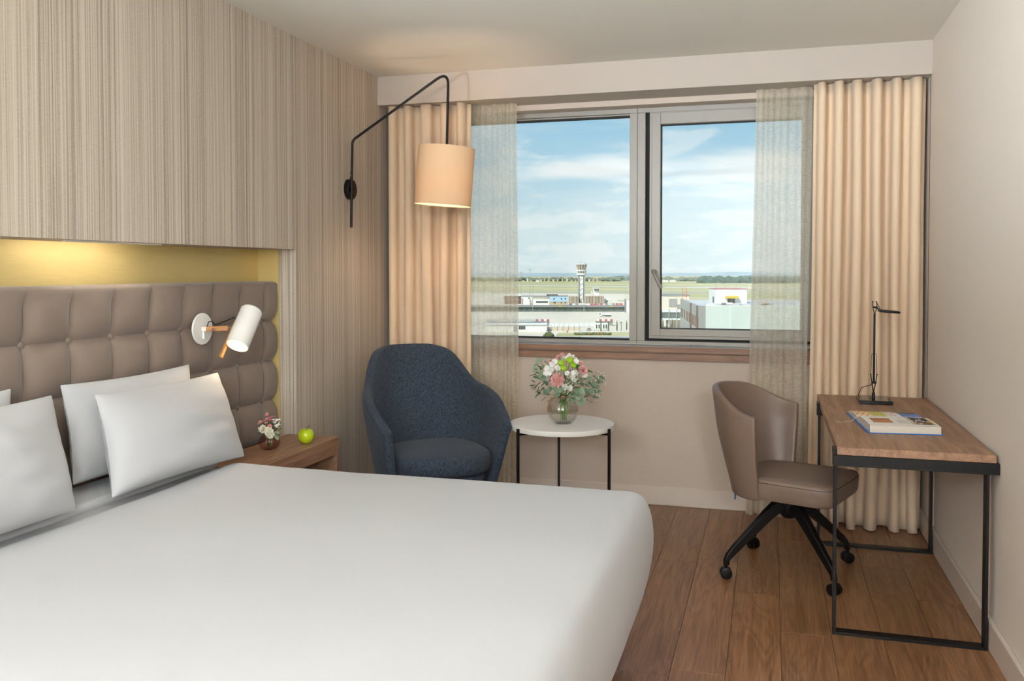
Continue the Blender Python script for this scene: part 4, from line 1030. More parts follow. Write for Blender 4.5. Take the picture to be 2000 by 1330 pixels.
obj('page_text', leafpage(-BN, -.002, hn_, .010, .026, .0010, .62, .86, 5), M['paper'] if False else bpy.data.materials['text_print'], bk)
def eggs(t, g):
    s_ = t.add('ShaderNodeSeparateXYZ', {0: g})
    v = t.add('ShaderNodeTexVoronoi', {'Vector': t.mapping(g, (1, .8, 0)), 'Scale': 8.0, 'Randomness': .7})
    d = t.add('ShaderNodeVectorMath', {0: t.mapping(g, (1, 1, 0), (-.36, -.36, 0))}, operation='LENGTH').outputs['Value']
    eg = t.math('MULTIPLY', t.math('LESS_THAN', v.outputs['Distance'], .40), t.math('LESS_THAN', d, .30))
    base = t.ramp(s_.outputs[1], [(0, s2l((120, 84, 66))), (.20, s2l((110, 76, 60))), (.24, s2l((22, 24, 52))), (.75, s2l((28, 40, 96))), (.95, s2l((60, 90, 160)))])
    sidem = t.math('GREATER_THAN', t.math('ABSOLUTE', t.math('SUBTRACT', s_.outputs[0], .52)), .36)
    stripes = t.ramp(t.math('FRACT', t.math('MULTIPLY', s_.outputs[0], 18)), [(0, s2l((150, 128, 96))), (.6, s2l((214, 200, 170)))])
    gold = t.math('LESS_THAN', t.add('ShaderNodeVectorMath', {0: t.mapping(g, (1, 1, 0), (-.80, -.28, 0))}, operation='LENGTH').outputs['Value'], .10)
    ring = t.math('LESS_THAN', t.math('ABSOLUTE', t.math('SUBTRACT', t.add('ShaderNodeVectorMath', {0: t.mapping(g, (1, 1.3, 0), (-.62, -.95, 0))}, operation='LENGTH').outputs['Value'], .10)), .025)
    c = t.mix(sidem, base, stripes); c = t.mix(t.math('MAXIMUM', gold, ring), c, s2l((206, 160, 60))); return t.mix(eg, c, s2l((244, 238, 222)))
obj('page_picture', leafpage(-BN, -.002, hn_, .040, .132, .0011, .14, .96, 8), printed('egg_print', eggs), bk, label='printed dark picture of white eggs')
def gingham(t, g):
    ch_ = t.add('ShaderNodeTexChecker', {'Vector': t.mapping(g, (1, 1, 0)), 'Color1': s2l((244, 160, 60)), 'Color2': s2l((246, 232, 214)), 'Scale': 5.0}); return ch_.outputs[0]
def salad(t, g):
    n = t.noise(t.mapping(g, (6, 6, 0)), 1.0, 5, .7); return t.ramp(n, [(.3, s2l((92, 110, 40))), (.45, s2l((190, 190, 70))), (.55, s2l((226, 214, 120))), (.65, s2l((150, 120, 60)))])
def meat(t, g):
    n = t.noise(t.mapping(g, (4, 7, 0)), 1.0, 3, .6); return t.ramp(n, [(.36, s2l((176, 70, 96))), (.44, s2l((240, 232, 224))), (.58, s2l((242, 236, 230))), (.63, s2l((196, 92, 50))), (.75, s2l((120, 60, 40)))])
def bluep(t, g):
    s_ = t.add('ShaderNodeSeparateXYZ', {0: g}); n = t.noise(t.mapping(g, (5, 9, 0)), 1.0, 3, .6)
    return t.mix(t.math('GREATER_THAN', t.math('ADD', s_.outputs[1], t.math('MULTIPLY', n, .5)), .75), s2l((84, 132, 206)), t.ramp(n, [(.4, s2l((20, 26, 62))), (.6, s2l((96, 80, 72)))]))
for x0, x1, fn, nm in ((xa + .004, -.072, gingham, 'orange gingham cloth'), (-.069, -.006, salad, 'green salad'), (-.003, .052, meat, 'sliced meat on white'), (.055, xb_, bluep, 'blue cloth')):
    obj('page_picture', leafpage(.002, BFAR, hf_, x0, x1, .0011, .02, .97, 8), printed(nm.replace(' ', '_') + '_print', fn), bk, label='printed picture of ' + nm)
def rib_(u, v):
    p = [Vector((-.125, -.01, .030)), Vector((-.152, -.012, .022)), Vector((-.165, -.02, .006)), Vector((-.185, -.005, .002)), Vector((-.205, -.03, .0015)), Vector((-.232, -.02, .0015))]
    k = v * (len(p) - 1); i = min(int(k), len(p) - 2); q = p[i].lerp(p[i + 1], k - i); return (q.x, q.y + (u - .5) * .007, q.z)
obj('bookmark_ribbon', MB().grid(rib_, 2, 26), M['ribbon'], bk, mods=(('SOLIDIFY', dict(thickness=.0005)),))

# ================================================================== THE VIEW: AIRPORT SEEN FROM A HIGH FLOOR (real distances, ground 30 m below the eye)
ZG = EYE - 30.0
FWD = Vector((-math.sin(YAW), math.cos(YAW), 0)); RGT = Vector((math.cos(YAW), math.sin(YAW), 0))
def ground(px, py): return at(px, py, 2, ZG)
def om(name, col, rough=.85, **k): return mat(name, col, rough, spec=.2, **k)
O = {'grass': None, 'conc': om('apron_concrete', (232, 219, 192), var=((.02, .02, .02), .08)), 'runway': om('runway_concrete', (210, 206, 192)), 'asph': om('grey_asphalt', (176, 174, 166), var=((.03, .03, .03), .08)),
     'white': om('white_facade', (226, 226, 218)), 'cream': om('cream_facade', (214, 205, 186)), 'beige': om('beige_facade', (190, 172, 142)), 'brown': om('brown_facade', (128, 106, 90)),
     'skyblue': om('pale_blue_facade', (172, 200, 216)), 'win': mat('dark_far_window', (70, 78, 80), .25), 'green': mat('greenish_station_glass', (98, 112, 104), .25, var=((.4, .4, .4), .2)),
     'roof': om('grey_roof', (140, 142, 140)), 'grey': om('grey_panel', (150, 150, 148)), 'pole': om('pale_pole', (168, 168, 160)), 'red': om('red_panel', (196, 96, 92)), 'orange': om('orange_post', (226, 110, 70)),
     'conwall': om('pale_concrete_wall', (200, 210, 204), var=((.25, .25, .05), .06)), 'clad': om('grey_cladding', (176, 176, 172)), 'rust': om('brown_window_strip', (110, 84, 70)), 'yellow': om('yellow_formwork', (222, 190, 60)),
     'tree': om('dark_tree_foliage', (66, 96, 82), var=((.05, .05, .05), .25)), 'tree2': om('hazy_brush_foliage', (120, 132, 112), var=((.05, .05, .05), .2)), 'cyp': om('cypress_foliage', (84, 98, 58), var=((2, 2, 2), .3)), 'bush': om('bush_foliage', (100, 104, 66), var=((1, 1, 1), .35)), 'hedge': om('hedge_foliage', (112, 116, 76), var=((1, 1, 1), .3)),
     'hill': om('hazed_blue_hill', (170, 184, 184)), 'hill2': om('distant_green_hill', (128, 150, 156)), 'fence': om('white_fence_panel', (220, 222, 218)), 'stone': om('pinkish_low_wall', (206, 192, 172)), 'dark': om('dark_steel', (84, 80, 78)), 'tarp': om('roof_felt', (204, 204, 198))}  # aerial haze is mixed into the hill colour
gm = bpy.data.materials.new('dry_airfield_grass'); gm.use_nodes = True; t = NT(gm.node_tree); b = t.n['Principled BSDF']; b.inputs['Roughness'].default_value = .95; b.inputs['Specular IOR Level'].default_value = .1
oc = t.add('ShaderNodeTexCoord').outputs['Object']
t.l.new(t.ramp(t.noise(t.mapping(oc, (.0022, .011, .01)), 1.0, 5, .62), [(.32, s2l((166, 168, 118))), (.5, s2l((200, 190, 138))), (.66, s2l((216, 200, 152)))]), b.inputs['Base Color']); O['grass'] = gm
def gstruct(name, pts, m, label, h=.05, base=None):
    P = [ground(*p) for p in pts]; mb = MB().prism([(p.x, p.y) for p in P], ZG - .4, ZG + h)
    o = obj(name, mb, m, None, False, kind='structure', label=label); return o
gmb = MB(); c0 = FWD * 60; q_ = [c0 - RGT * 300, c0 + RGT * 300, FWD * 9000 + RGT * 6000, FWD * 9000 - RGT * 6000]
gmb.prism([(p.x, p.y) for p in q_], ZG - 1, ZG)
obj('ground', gmb, O['grass'], None, False, kind='structure', label='dry olive airfield grass')
gstruct('runway', [(850, 554.6), (1650, 564.2), (1650, 566), (850, 556.0)], O['runway'], 'pale far runway strip across the grass')
gstruct('taxiway', [(850, 566), (1110, 570.2), (1650, 570.0), (1650, 571.6), (1110, 572.2), (850, 568.5)], O['asph'], 'grey taxiway strip across the grass')
gstruct('apron', [(850, 571.5), (1105, 573.5), (1232, 574.5), (1300, 578), (1300, 604), (850, 604)], O['conc'], 'pale concrete apron behind the station', .04)
gstruct('forecourt', [(800, 604.5), (1600, 604.5), (1700, 720), (700, 720)], O['conc'], 'pale paved forecourt in front of the station', .045)
gstruct('grass_patch', [(1205, 586.5), (1232, 586), (1232, 588.5), (1208, 588.5)], O['grass'], 'strip of dry grass on the apron', .08)

def site(name, label, cat, px, py, group=None, dist=None):
    p = ground(px, py) if dist is None else None
    r = thing(name, label, cat, p, YAW, group); D = (p - Vector((0, 0, EYE))).dot(FWD); s_ = D / F_PX
    def bx(mb, x0, x1, yt, yb, d0=0.0, d1=None, bev=0):
        d1 = (d0 + 8) if d1 is None else d1
        # d in metres away from the viewer; horizontal and vertical in photo pixels at the site's distance
        mb.span(((x0 - px) * s_, d0, (py - yb) * s_), ((x1 - px) * s_, d1, (py - yt) * s_), bev); return mb
    return r, s_, bx
def part(r, bx, name, m, *boxes, label=None, parent=None):
    mb = MB()
    for q in boxes: bx(mb, *q)
    return obj(name, mb, O[m], parent or r, False, label=label)

# hills and the distant tree belts
def ridge(name, label, D, px0, px1, fn, m, depth=500):
    def g(u, v):
        px = px0 + (px1 - px0) * u; py = fn(px)
        zt_ = EYE - (py - 529) / F_PX * D; X = (px - 1000) / F_PX * D
        k = math.sin(PI * v) ** .8; p = FWD * (D + (v - .5) * 2 * depth) + RGT * X
        return (p.x, p.y, ZG - 3 + (zt_ - ZG + 3) * k)
    tag(obj(name, MB().grid(g, 90, 9), m), label, 'hill')
nz = lambda x, f, s_=0: mnoise.noise(Vector((x * f, s_, 3.3)))
ridge('hill', 'long haze-blue hill on the horizon beyond the runway', 5200, 700, 1245, lambda x: 533.6 + 1.0 * nz(x, .02) + .5 * nz(x, .08), O['hill'])
ridge('hill', 'haze-pale mountain on the horizon above the dark wood', 5600, 1245, 1750, lambda x: 534.4 - 3.4 * math.exp(-((x - 1440) / 62) ** 2) - 1.0 * math.exp(-((x - 1330) / 30) ** 2) + .4 * nz(x, .06, 2), O['hill'])
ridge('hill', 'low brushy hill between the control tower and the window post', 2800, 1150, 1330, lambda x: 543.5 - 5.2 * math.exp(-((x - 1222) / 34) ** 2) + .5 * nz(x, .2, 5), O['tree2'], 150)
def belt(name, label, px0, px1, py_b, py_t, m, n, seed, jit=1.2):
    r_ = random.Random(seed); mb = MB(); D = (ground(1100, py_b) - Vector((0, 0, EYE))).dot(FWD); s_ = D / F_PX; H = (py_b - py_t) * s_
    for k in range(n):
        px = r_.uniform(px0, px1); rr_ = H * r_.uniform(.30, .48); z = ZG + H * r_.uniform(.25, .75) - rr_ * .3
        p = FWD * (D + r_.uniform(0, 60)) + RGT * ((px - 1000) * s_); mb.ball((p.x, p.y, max(ZG + rr_ * .4, z)), rr_, 1, (1.5, 1.0, 1.0))
    o = obj(name, mb, m, kind='stuff'); tag(o, label, 'trees')
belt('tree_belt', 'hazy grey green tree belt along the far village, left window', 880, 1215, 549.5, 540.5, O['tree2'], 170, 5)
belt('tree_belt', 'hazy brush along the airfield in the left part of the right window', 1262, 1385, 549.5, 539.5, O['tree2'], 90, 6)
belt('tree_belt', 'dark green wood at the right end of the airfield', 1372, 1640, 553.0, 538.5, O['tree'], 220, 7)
rv = random.Random(14)
for k, px in enumerate((1030, 1037, 1048, 1056, 1063, 1071, 1080, 1089, 1098, 1107, 1116, 1124, 1150, 1158, 1166)):
    py = 546.3 + rv.uniform(-1.2, 1.8)
    r, s_, bx = site('village_house', 'tiny pale village house among the far trees', 'house', px, 549.5, 'far village houses')
    yb = py; x0, x1 = px - rv.uniform(.9, 1.7), px + rv.uniform(.9, 1.7)
    part(r, bx, 'wall', 'beige' if k % 3 else 'cream', (x0, x1, yb - 1.6, 549.5, -16, -6))
    a = MB(); a.add([((x0 - px) * s_, -16, (549.5 - yb + 1.6) * s_), ((x1 - px) * s_, -16, (549.5 - yb + 1.6) * s_), ((x1 - px) * s_, -6, (549.5 - yb + 1.6) * s_), ((x0 - px) * s_, -6, (549.5 - yb + 1.6) * s_), ((x0 - px) * s_, -11, (549.5 - yb + 2.6) * s_), ((x1 - px) * s_, -11, (549.5 - yb + 2.6) * s_)], [(0, 1, 5, 4), (2, 3, 4, 5), (0, 4, 3), (1, 2, 5), (3, 2, 1, 0)])
    obj('roof', a, O['red'] if k % 2 else O['grey'], r, False)
for px, w_ in ((1299, 5), (1313, 5.5), (1050, 3.2)):
    r, s_, bx = site('shed', {1299: 'left of two white sheds in front of the far brush, right window', 1313: 'right of two white sheds in front of the far brush, right window', 1050: 'small white shed at the far edge of the grass, left window'}[px], 'shed', px, 550.5)
    part(r, bx, 'wall', 'white', (px - w_, px + w_, 546.6, 550.5, -10, 6)); part(r, bx, 'roof', 'grey', (px - w_ - .3, px + w_ + .3, 545.4, 546.5, -11, 7))

# control tower
r, s_, bx = site('control_tower', 'airport control tower with a flared glass cab', 'tower', 1136.7, 592)
def TL(prof, seg=24): return MB().lathe([(a * s_, (592 - y) * s_) for a, y in prof], seg, (0, 8, 0))
obj('shaft', TL([(6.2, 592), (6.2, 541), (7.4, 537.5)], 12), O['grey'], r, True)
fx_ = MB()
for sg in (-1, 1): fx_.span(((sg * 5.4 - .9) * s_, 8 - 7 * s_, 0), ((sg * 5.4 + .9) * s_, 8 - 5.2 * s_, 52 * s_))
for k in range(5):
    z0 = (4 + k * 10) * s_; fx_.beam((-4.6 * s_, 8 - 6.4 * s_, z0), (4.6 * s_, 8 - 6.4 * s_, z0 + 6 * s_), .8 * s_, 1.0 * s_)
obj('shaft_bracing', fx_, O['pole'], r, False)
obj('stair_glazing', MB().span((-3.2 * s_, 8 - 6.30 * s_, 0), (3.2 * s_, 8 - 6.0 * s_, 53 * s_)), O['white'], r, False)
obj('lower_deck', TL([(8.4, 537.5), (9.6, 536.5), (9.6, 533.6), (0, 533.6)], 24), O['white'], r)
obj('lower_window_band', TL([(9.1, 533.6), (9.1, 529.4)], 24), O['win'], r)
pl_ = MB()
for k in range(18):
    a = k * 2 * PI / 18; pl_.box((9.3 * s_ * math.cos(a), 8 + 9.3 * s_ * math.sin(a), (592 - 531.5) * s_), (1.2 * s_, .9 * s_, 4.4 * s_), 0, Matrix.Rotation(a, 3, 'Z'))
obj('window_piers', pl_, O['white'], r, False)
obj('upper_deck', TL([(9.6, 529.4), (10, 529), (10, 527.2), (0, 527.2)], 24), O['white'], r)
obj('cab_glass', TL([(8.2, 527.2), (10.8, 516.8)], 12), mat('amber_cab_glass', (140, 118, 98), .2), r, False)
mu = MB()
for k in range(12):
    a = k * PI / 6; mu.beam((8.4 * s_ * math.cos(a), 8 + 8.4 * s_ * math.sin(a), (592 - 527) * s_), (11.1 * s_ * math.cos(a), 8 + 11.1 * s_ * math.sin(a), (592 - 516.6) * s_), .7 * s_, .7 * s_)
obj('mullions', mu, O['white'], r, False)
obj('cab_roof', TL([(11.6, 516.8), (12, 516.4), (12, 515.2), (10.5, 514.8), (0, 514.6)], 24), O['white'], r)
an = MB()
for dx, h in ((-8, 3.5), (-4, 3), (-2, 6.5), (0, 5), (3, 3), (5.5, 4), (8, 2.5), (9.5, 3)): an.span(((dx - .22) * s_, 7.9, (592 - 514.7) * s_), ((dx + .22) * s_, 8.2, (592 - 514.7 + h) * s_))
an.ball((6.4 * s_, 7, (592 - 513.4) * s_), .9 * s_, 1)
obj('antennas', an, O['pole'], r, False)

def windows(r, bx, spots, m='win', nm='window', d=-.15):
    for x0, x1, y0, y1 in spots: part(r, bx, nm, m, (x0, x1, y0, y1, d, .2))
# the row of buildings behind the station
r, s_, bx = site('office_block', 'dark brown office block at the left edge of the left window view', 'building', 1008, 594)
part(r, bx, 'wall', 'brown', (985, 1018, 578, 594)); part(r, bx, 'roof', 'white', (984, 1019, 575.5, 577.9, -.5, 9))
windows(r, bx, [(x, x + 3, y, y + 2.4) for y in (581, 588) for x in (987, 995, 1003.5, 1013)])
r, s_, bx = site('hangar', 'small white angular hangar building left of the long white terminal', 'building', 1028, 595)
part(r, bx, 'wall', 'white', (1019, 1038.5, 579, 595)); part(r, bx, 'roof', 'grey', (1018.5, 1039, 577.6, 578.9, -.5, 9)); part(r, bx, 'annex', 'white', (1023, 1035.5, 583.5, 595, -3, -.05)); windows(r, bx, [(1031.5, 1035, 581.2, 583.4)]); part(r, bx, 'side_panel', 'roof', (1019.2, 1021.5, 583, 595, -.2, -.04))
r, s_, bx = site('terminal', 'long white terminal with one dark window band left of the blue block', 'building', 1056, 595.5)
part(r, bx, 'wall', 'white', (1040.5, 1073.5, 580, 595.5)); part(r, bx, 'roof', 'grey', (1040, 1073.8, 577.8, 579.9, -.6, 9)); part(r, bx, 'cornice', 'cream', (1040.5, 1073.5, 581.2, 583, -.5, -.05)); windows(r, bx, [(1047, 1070, 588.2, 591.4)]); part(r, bx, 'rooftop_plant', 'dark', (1068, 1090, 575.2, 577.7, 3, 7))
r, s_, bx = site('office_block', 'block with pale blue upper floor and beige ground floor left of the tower', 'building', 1092, 596.5)
part(r, bx, 'ground_floor', 'beige', (1073.8, 1109.5, 589.4, 596.5)); part(r, bx, 'upper_floor', 'skyblue', (1074.3, 1109.2, 578.6, 589.3, -.3, 8)); part(r, bx, 'roof', 'roof', (1073.8, 1109.6, 577.4, 578.5, -.6, 8.4))
windows(r, bx, [(x, x + 2, 582, 585) for x in (1081, 1095.6, 1103)], d=-.5); windows(r, bx, [(1081, 1083, 589.9, 592.4), (1083.6, 1085.6, 589.9, 592.4), (1095.6, 1097.4, 589.9, 592.4), (1103, 1105, 589.9, 592.4)])
def finned(px0, px1, yt, yb, name, label, wallm, nf):
    r, s_, bx = site(name, label, 'building', (px0 + px1) / 2, yb)
    part(r, bx, 'wall', wallm, (px0, px1, yt + 1.5, yb)); part(r, bx, 'roof', 'cream', (px0 - .6, px1 + .6, yt, yt + 1.4, -.9, 8.6))
    for k in range(nf):
        x = px0 + (px1 - px0) * (k + .0) / (nf - 1); part(r, bx, 'fin', 'cream', (x - .5, x + .5, yt + 1.5, yb, -.8, -.02))
    return r, bx
finned(1111.5, 1129, 577.5, 592, 'office_block', 'brown office block with fins just left of the tower foot', 'brown', 8)
r, bx = finned(1143.8, 1179, 577.2, 593, 'office_block', 'beige office block with white fins just right of the tower foot', 'brown', 13)
part(r, bx, 'roof_turret', 'white', (1159.5, 1170.5, 563.5, 577, 2, 6.5)); windows(r, bx, [(1161 + k * 2.4, 1162.7 + k * 2.4, 564.8, 567.4) for k in range(4)], d=1.85); part(r, bx, 'turret_roof', 'white', (1158.2, 1171.2, 562, 563.4, 1.6, 7)); part(r, bx, 'roof_box', 'cream', (1155, 1158.2, 569, 577, 3, 5))
r, s_, bx = site('gatehouse', 'small white gatehouse right of the finned office block', 'building', 1185.5, 592)
part(r, bx, 'wall', 'white', (1181.5, 1189.5, 586.4, 592)); part(r, bx, 'roof', 'white', (1180, 1191, 583.4, 586.3, -.6, 8.6)); windows(r, bx, [(1184, 1187, 587.6, 590)])
for k, (px, c) in enumerate(((1115, 'grey'), (1121, 'white'), (1127, 'grey'), (1149, 'white'), (1156, 'red'), (1162.5, 'red'), (1168, 'grey'), (1175, 'red'), (1185, 'grey'), (1199, 'grey'), (1206, 'red'), (1213, 'red'))):
    r, s_, bx = site('baggage_container', ['grey', 'white'][c == 'white'] + ' container' if c != 'red' else 'red container', 'container', px, 596.2, None)
    r['label'] = {'grey': 'grey', 'white': 'white', 'red': 'red'}[c] + ' freight container behind the station roof'; r['group'] = {'grey': 'grey', 'white': 'white', 'red': 'red'}[c] + ' freight containers'
    part(r, bx, 'body', c, (px - 2.6, px + 2.6, 592.6, 595.8, 0, 2.4)); part(r, bx, 'roof', 'pole', (px - 2.7, px + 2.7, 592.2, 592.5, -.1, 2.5)); part(r, bx, 'skid', 'dark', (px - 2.4, px + 2.4, 595.9, 596.2, .2, 2.2))
# station: long flat roof, glass front, posts
r, s_, bx = site('station', 'long low station with a grey roof and dark glass front', 'building', 1112, 609)
part(r, bx, 'roof', 'roof', (900, 1222, 596.6, 599.6, -1.6, 9)); part(r, bx, 'roof_edge', 'pole', (900, 1222, 597.6, 598.4, -1.75, -1.61)); part(r, bx, 'plinth', 'grey', (900, 1222, 608.3, 609, -.3, 8))
for k in range(30): part(r, bx, 'glass_bay', 'green', (900.3 + k * 10.73, 910.4 + k * 10.73, 599.7, 608.2, 0, 6))
for k in range(31): part(r, bx, 'post', 'dark', (899.7 + k * 10.73 - .3, 899.7 + k * 10.73 + .55, 599.7, 608.2, -.25, -.02))
part(r, bx, 'sign', 'yellow', (1091, 1096.5, 597.4, 599.0, -2.0, -1.8)); part(r, bx, 'sign', 'yellow', (1192, 1197.5, 597.4, 599.0, -2.0, -1.8))
r, s_, bx = site('kiosk', 'tall white stair block at the right end of the station, beside the window post', 'building', 1231, 610.5)
part(r, bx, 'wall', 'white', (1223.2, 1242, 585, 610)); part(r, bx, 'roof', 'cream', (1222.4, 1243, 582.8, 584.9, -.5, 8.5)); part(r, bx, 'side_strip', 'roof', (1222.3, 1223.1, 585, 610, -.3, 8))
def mast(px, yb, yt, label, heads=True, w_=.55):
    r, s_, bx = site('light_mast', label, 'mast', px, yb)
    obj('pole', MB().lathe([(w_ * s_, 0), (w_ * .6 * s_, (yb - yt) * s_), (0, (yb - yt) * s_)], 8), O['pole'], r)
    if heads:
        hm = MB().span((-5.5 * s_, -.1, (yb - yt - 2) * s_), (5.5 * s_, .1, (yb - yt - 1.3) * s_)); hm.span((-1.2 * s_, -.5, (yb - yt - 4) * s_), (1.2 * s_, .5, (yb - yt - .2) * s_)); obj('lamp_head', hm, O['pole'], r, False)
mast(1035, 600, 525, 'tall floodlight mast, the taller one left of the tower'); mast(1017.8, 590, 530.5, 'floodlight mast, the shorter one left of the tower')
mast(1040.6, 609.5, 555, 'slim lamp pole in front of the long white terminal', False); mast(1140.6, 609.5, 571, 'slim lamp pole in front of the control tower', False, .5); mast(1129, 590, 538, 'slim pole rising behind the tower on its left', False, .3); mast(1222.5, 585, 538.5, 'slim pole beside the window post', True, .3)
# tanker truck on the forecourt
r, s_, bx = site('truck', 'white tanker truck on the forecourt before the station', 'truck', 1182, 618.6)
part(r, bx, 'cab', 'white', (1170.4, 1176.2, 611, 617.2, 0, 2.4)); part(r, bx, 'cab_window', 'win', (1170.7, 1173.2, 612.2, 614.2, -.06, .3)); part(r, bx, 'chassis', 'dark', (1170.6, 1195, 616.2, 617.2, .2, 2.2))
tk = MB().tube([((1177.5 - 1182) * s_, 1.2, 4.0 * s_), ((1193.5 - 1182) * s_, 1.2, 4.0 * s_)], 1.9 * s_, 12); obj('tank', tk, O['white'], r)
for x in (1174, 1184, 1188, 1192):
    obj('wheel', MB().tube([((x - 1182) * s_, .1, 1.2 * s_), ((x - 1182) * s_, 2.3, 1.2 * s_)], 1.2 * s_, 10), O['dark'], r)
# foreground of the left window
r, s_, bx = site('depot', 'low white depot with a light roof at the lower left of the view', 'building', 1035, 648)
part(r, bx, 'wall', 'white', (950, 1067.5, 634.5, 648)); part(r, bx, 'roof', 'fence', (948, 1068.5, 631, 634.3, -.6, 10))
for k in range(4): part(r, bx, 'roof_step', 'grey', (950, 1066 - k * 2, 630.2 - k * 1.7, 630.7 - k * 1.7, 1.5 + 2 * k, 3 + 2 * k))
windows(r, bx, [(1013.2 + k * 4.4, 1017 + k * 4.4, 636.8, 643.2) for k in range(3)]); part(r, bx, 'door', 'grey', (1003, 1011, 637.5, 648, -.15, .1))
for (a, y, lab) in ((1041, 623.6, 'flat roofed hut with red and white roof panels behind the depot'), (1165, 623.4, 'flat roofed hut with red and white roof panels behind the billboard')):
    r, s_, bx = site('hut', lab, 'building', a + 16, y + 13)
    part(r, bx, 'wall', 'grey', (a, a + 32, y + 5.5, y + 13, 0, 5))
    for k in range(6): part(r, bx, 'roof_panel', 'red' if k in (1, 3, 5) else 'white', (a + k * 5.33, a + k * 5.33 + 5.1, y, y + 3.6, -.3, 0))
    part(r, bx, 'roof', 'roof', (a, a + 32, y + 3.7, y + 5.4, -.3, 5.2))
r, s_, bx = site('fence', 'white panel fence between the depot and the billboard', 'fence', 1116, 639)
for k in range(9): part(r, bx, 'fence_panel', 'fence', (1073 + k * 9.7, 1082.3 + k * 9.7, 631, 638.2, 0, .3)); part(r, bx, 'post', 'grey', (1082.35 + k * 9.7, 1082.7 + k * 9.7, 631, 639, -.05, .3))
r, s_, bx = site('low_wall', 'low beige wall with thin posts below the white panel fence', 'wall', 1102, 646.5)
part(r, bx, 'wall', 'stone', (1068.5, 1133, 638.6, 646.5, 0, .5))
for k in range(6): part(r, bx, 'post', 'grey', (1077 + k * 11, 1077.5 + k * 11, 635, 646.4, -.2, -.02))
r, s_, bx = site('billboard', 'white billboard with four dark figures behind the cypresses', 'billboard', 1173, 646)
part(r, bx, 'panel', 'white', (1159.5, 1187, 630.5, 642.4, 0, .4)); part(r, bx, 'post', 'grey', (1161, 1161.8, 642.5, 646, 0, .3)); part(r, bx, 'post', 'grey', (1185, 1185.8, 642.5, 646, 0, .3))
for k, x in enumerate((1165.3, 1170.2, 1179.2, 1184.2)):
    fg = MB(); fg.ball(((x - 1173) * s_, -.03, 12.6 * s_), .75 * s_, 1, (1, .04, 1)); fg.prism([((x - 1173 + a) * s_, b2) for a, b2 in ((-1.3, -.04), (1.3, -.04), (1.3, -.01), (-1.3, -.01))], 4.4 * s_, 11.6 * s_)
    obj('printed_figure', fg, O['win'], r, False)
def cypress(px, yb, yt, label, w_=1.35):
    r, s_, bx = site('cypress', label, 'tree', px, yb, None)
    H = (yb - yt) * s_; r_ = random.Random(int(px))
    mb = MB().lathe([(w_ * s_ * k, H * z) for k, z in ((.5, .02), (.85, .12), (1, .35), (.9, .6), (.62, .82), (.3, .95), (0, 1))], 10, rip=lambda a, z: .12 * math.sin(5 * a + z * 9))
    obj('foliage', mb, O['cyp'], r, True, 60); obj('trunk', MB().lathe([(w_ * .25 * s_, -.0), (w_ * .25 * s_, H * .06)], 6), O['rust'], r)
for i, (px, yb, yt) in enumerate(((1173.7, 647.5, 626), (1188.3, 647, 626.5), (1205, 647, 625.2), (1224, 645, 625.2))):
    cypress(px, yb, yt, ('leftmost slim cypress, before the left half of the billboard', 'slim cypress before the right end of the billboard', 'slim cypress just left of the palm', 'rightmost slim cypress, beside the window post')[i])
cypress(1294.6, 643.5, 622.5, 'slim cypress at the left edge of the right window pane', 1.5); cypress(1313, 643.5, 622.5, 'slim cypress under the glazed footbridge, nearer the grey clad building', 1.5)
r, s_, bx = site('palm', 'small palm tree between two cypresses', 'tree', 1213, 647)
obj('trunk', MB().tube([(0, 0, 0), (.1, 0, 8 * s_), (0, 0, 17 * s_)], .5 * s_, 7), O['rust'], r)
for k in range(12):
    a = k * 2 * PI / 12 + .2; c, s2 = math.cos(a), math.sin(a); L_ = 4.6 * s_
    def g(u, v, c=c, s2=s2, L_=L_, k=k):
        q = v * L_; wd = .55 * s_ * math.sin(PI * min(.97, v + .05)); z = 17 * s_ + (.55 + .25 * (k % 3)) * q - 1.1 * q * v
        return (c * q - s2 * wd * (u - .5) * 2, s2 * q + c * wd * (u - .5) * 2, z)
    obj('frond', MB().grid(g, 3, 6), O['bush'], r)
def leafy(name, label, px, yb, pts, m, cat):
    r, s_, bx = site(name, label, cat, px, yb); r_ = random.Random(int(px)); mb = MB()
    for x, z, q in pts: mb.ball(((x - px) * s_, r_.uniform(-.6, .6), z * s_), q * s_, 2, (1, .8, .9), lambda co: 1 + .25 * mnoise.noise(co * 2.3 + Vector((x, z, 0))) + .12 * mnoise.noise(co * 6))
    obj('foliage', mb, m, r, True, 80); obj('stems', MB().tube([(-.3, 0, 0), (0, 0, 2 * s_)], .25 * s_, 6).tube([(.3, 0, 0), (.2, 0, 2 * s_)], .2 * s_, 6), O['rust'], r)
leafy('bush', 'round green bush in front of the white depot', 1071, 660, [(1071 + a, h, q) for a, h, q in ((-7, 4, 4), (-3, 7, 4.5), (2, 9, 4.2), (6, 6, 4.5), (9, 4, 3), (0, 4, 5))], O['bush'], 'bush')
leafy('bush', 'low green bush at the left bottom corner of the view', 1008, 662, [(1002, 5, 4.5), (1009, 4, 4), (1014, 2, 3)], O['bush'], 'bush')
leafy('hedge', 'long clipped hedge below the billboard', 1158, 654.5, [(1124 + k * 4.5, 2.6, 3.4) for k in range(16)], O['hedge'], 'hedge')
leafy('hedge', 'low rough hedge along the bottom of the left window', 1115, 662, [(1096 + k * 4.5, 2.2, 2.8) for k in range(9)], O['hedge'], 'hedge')
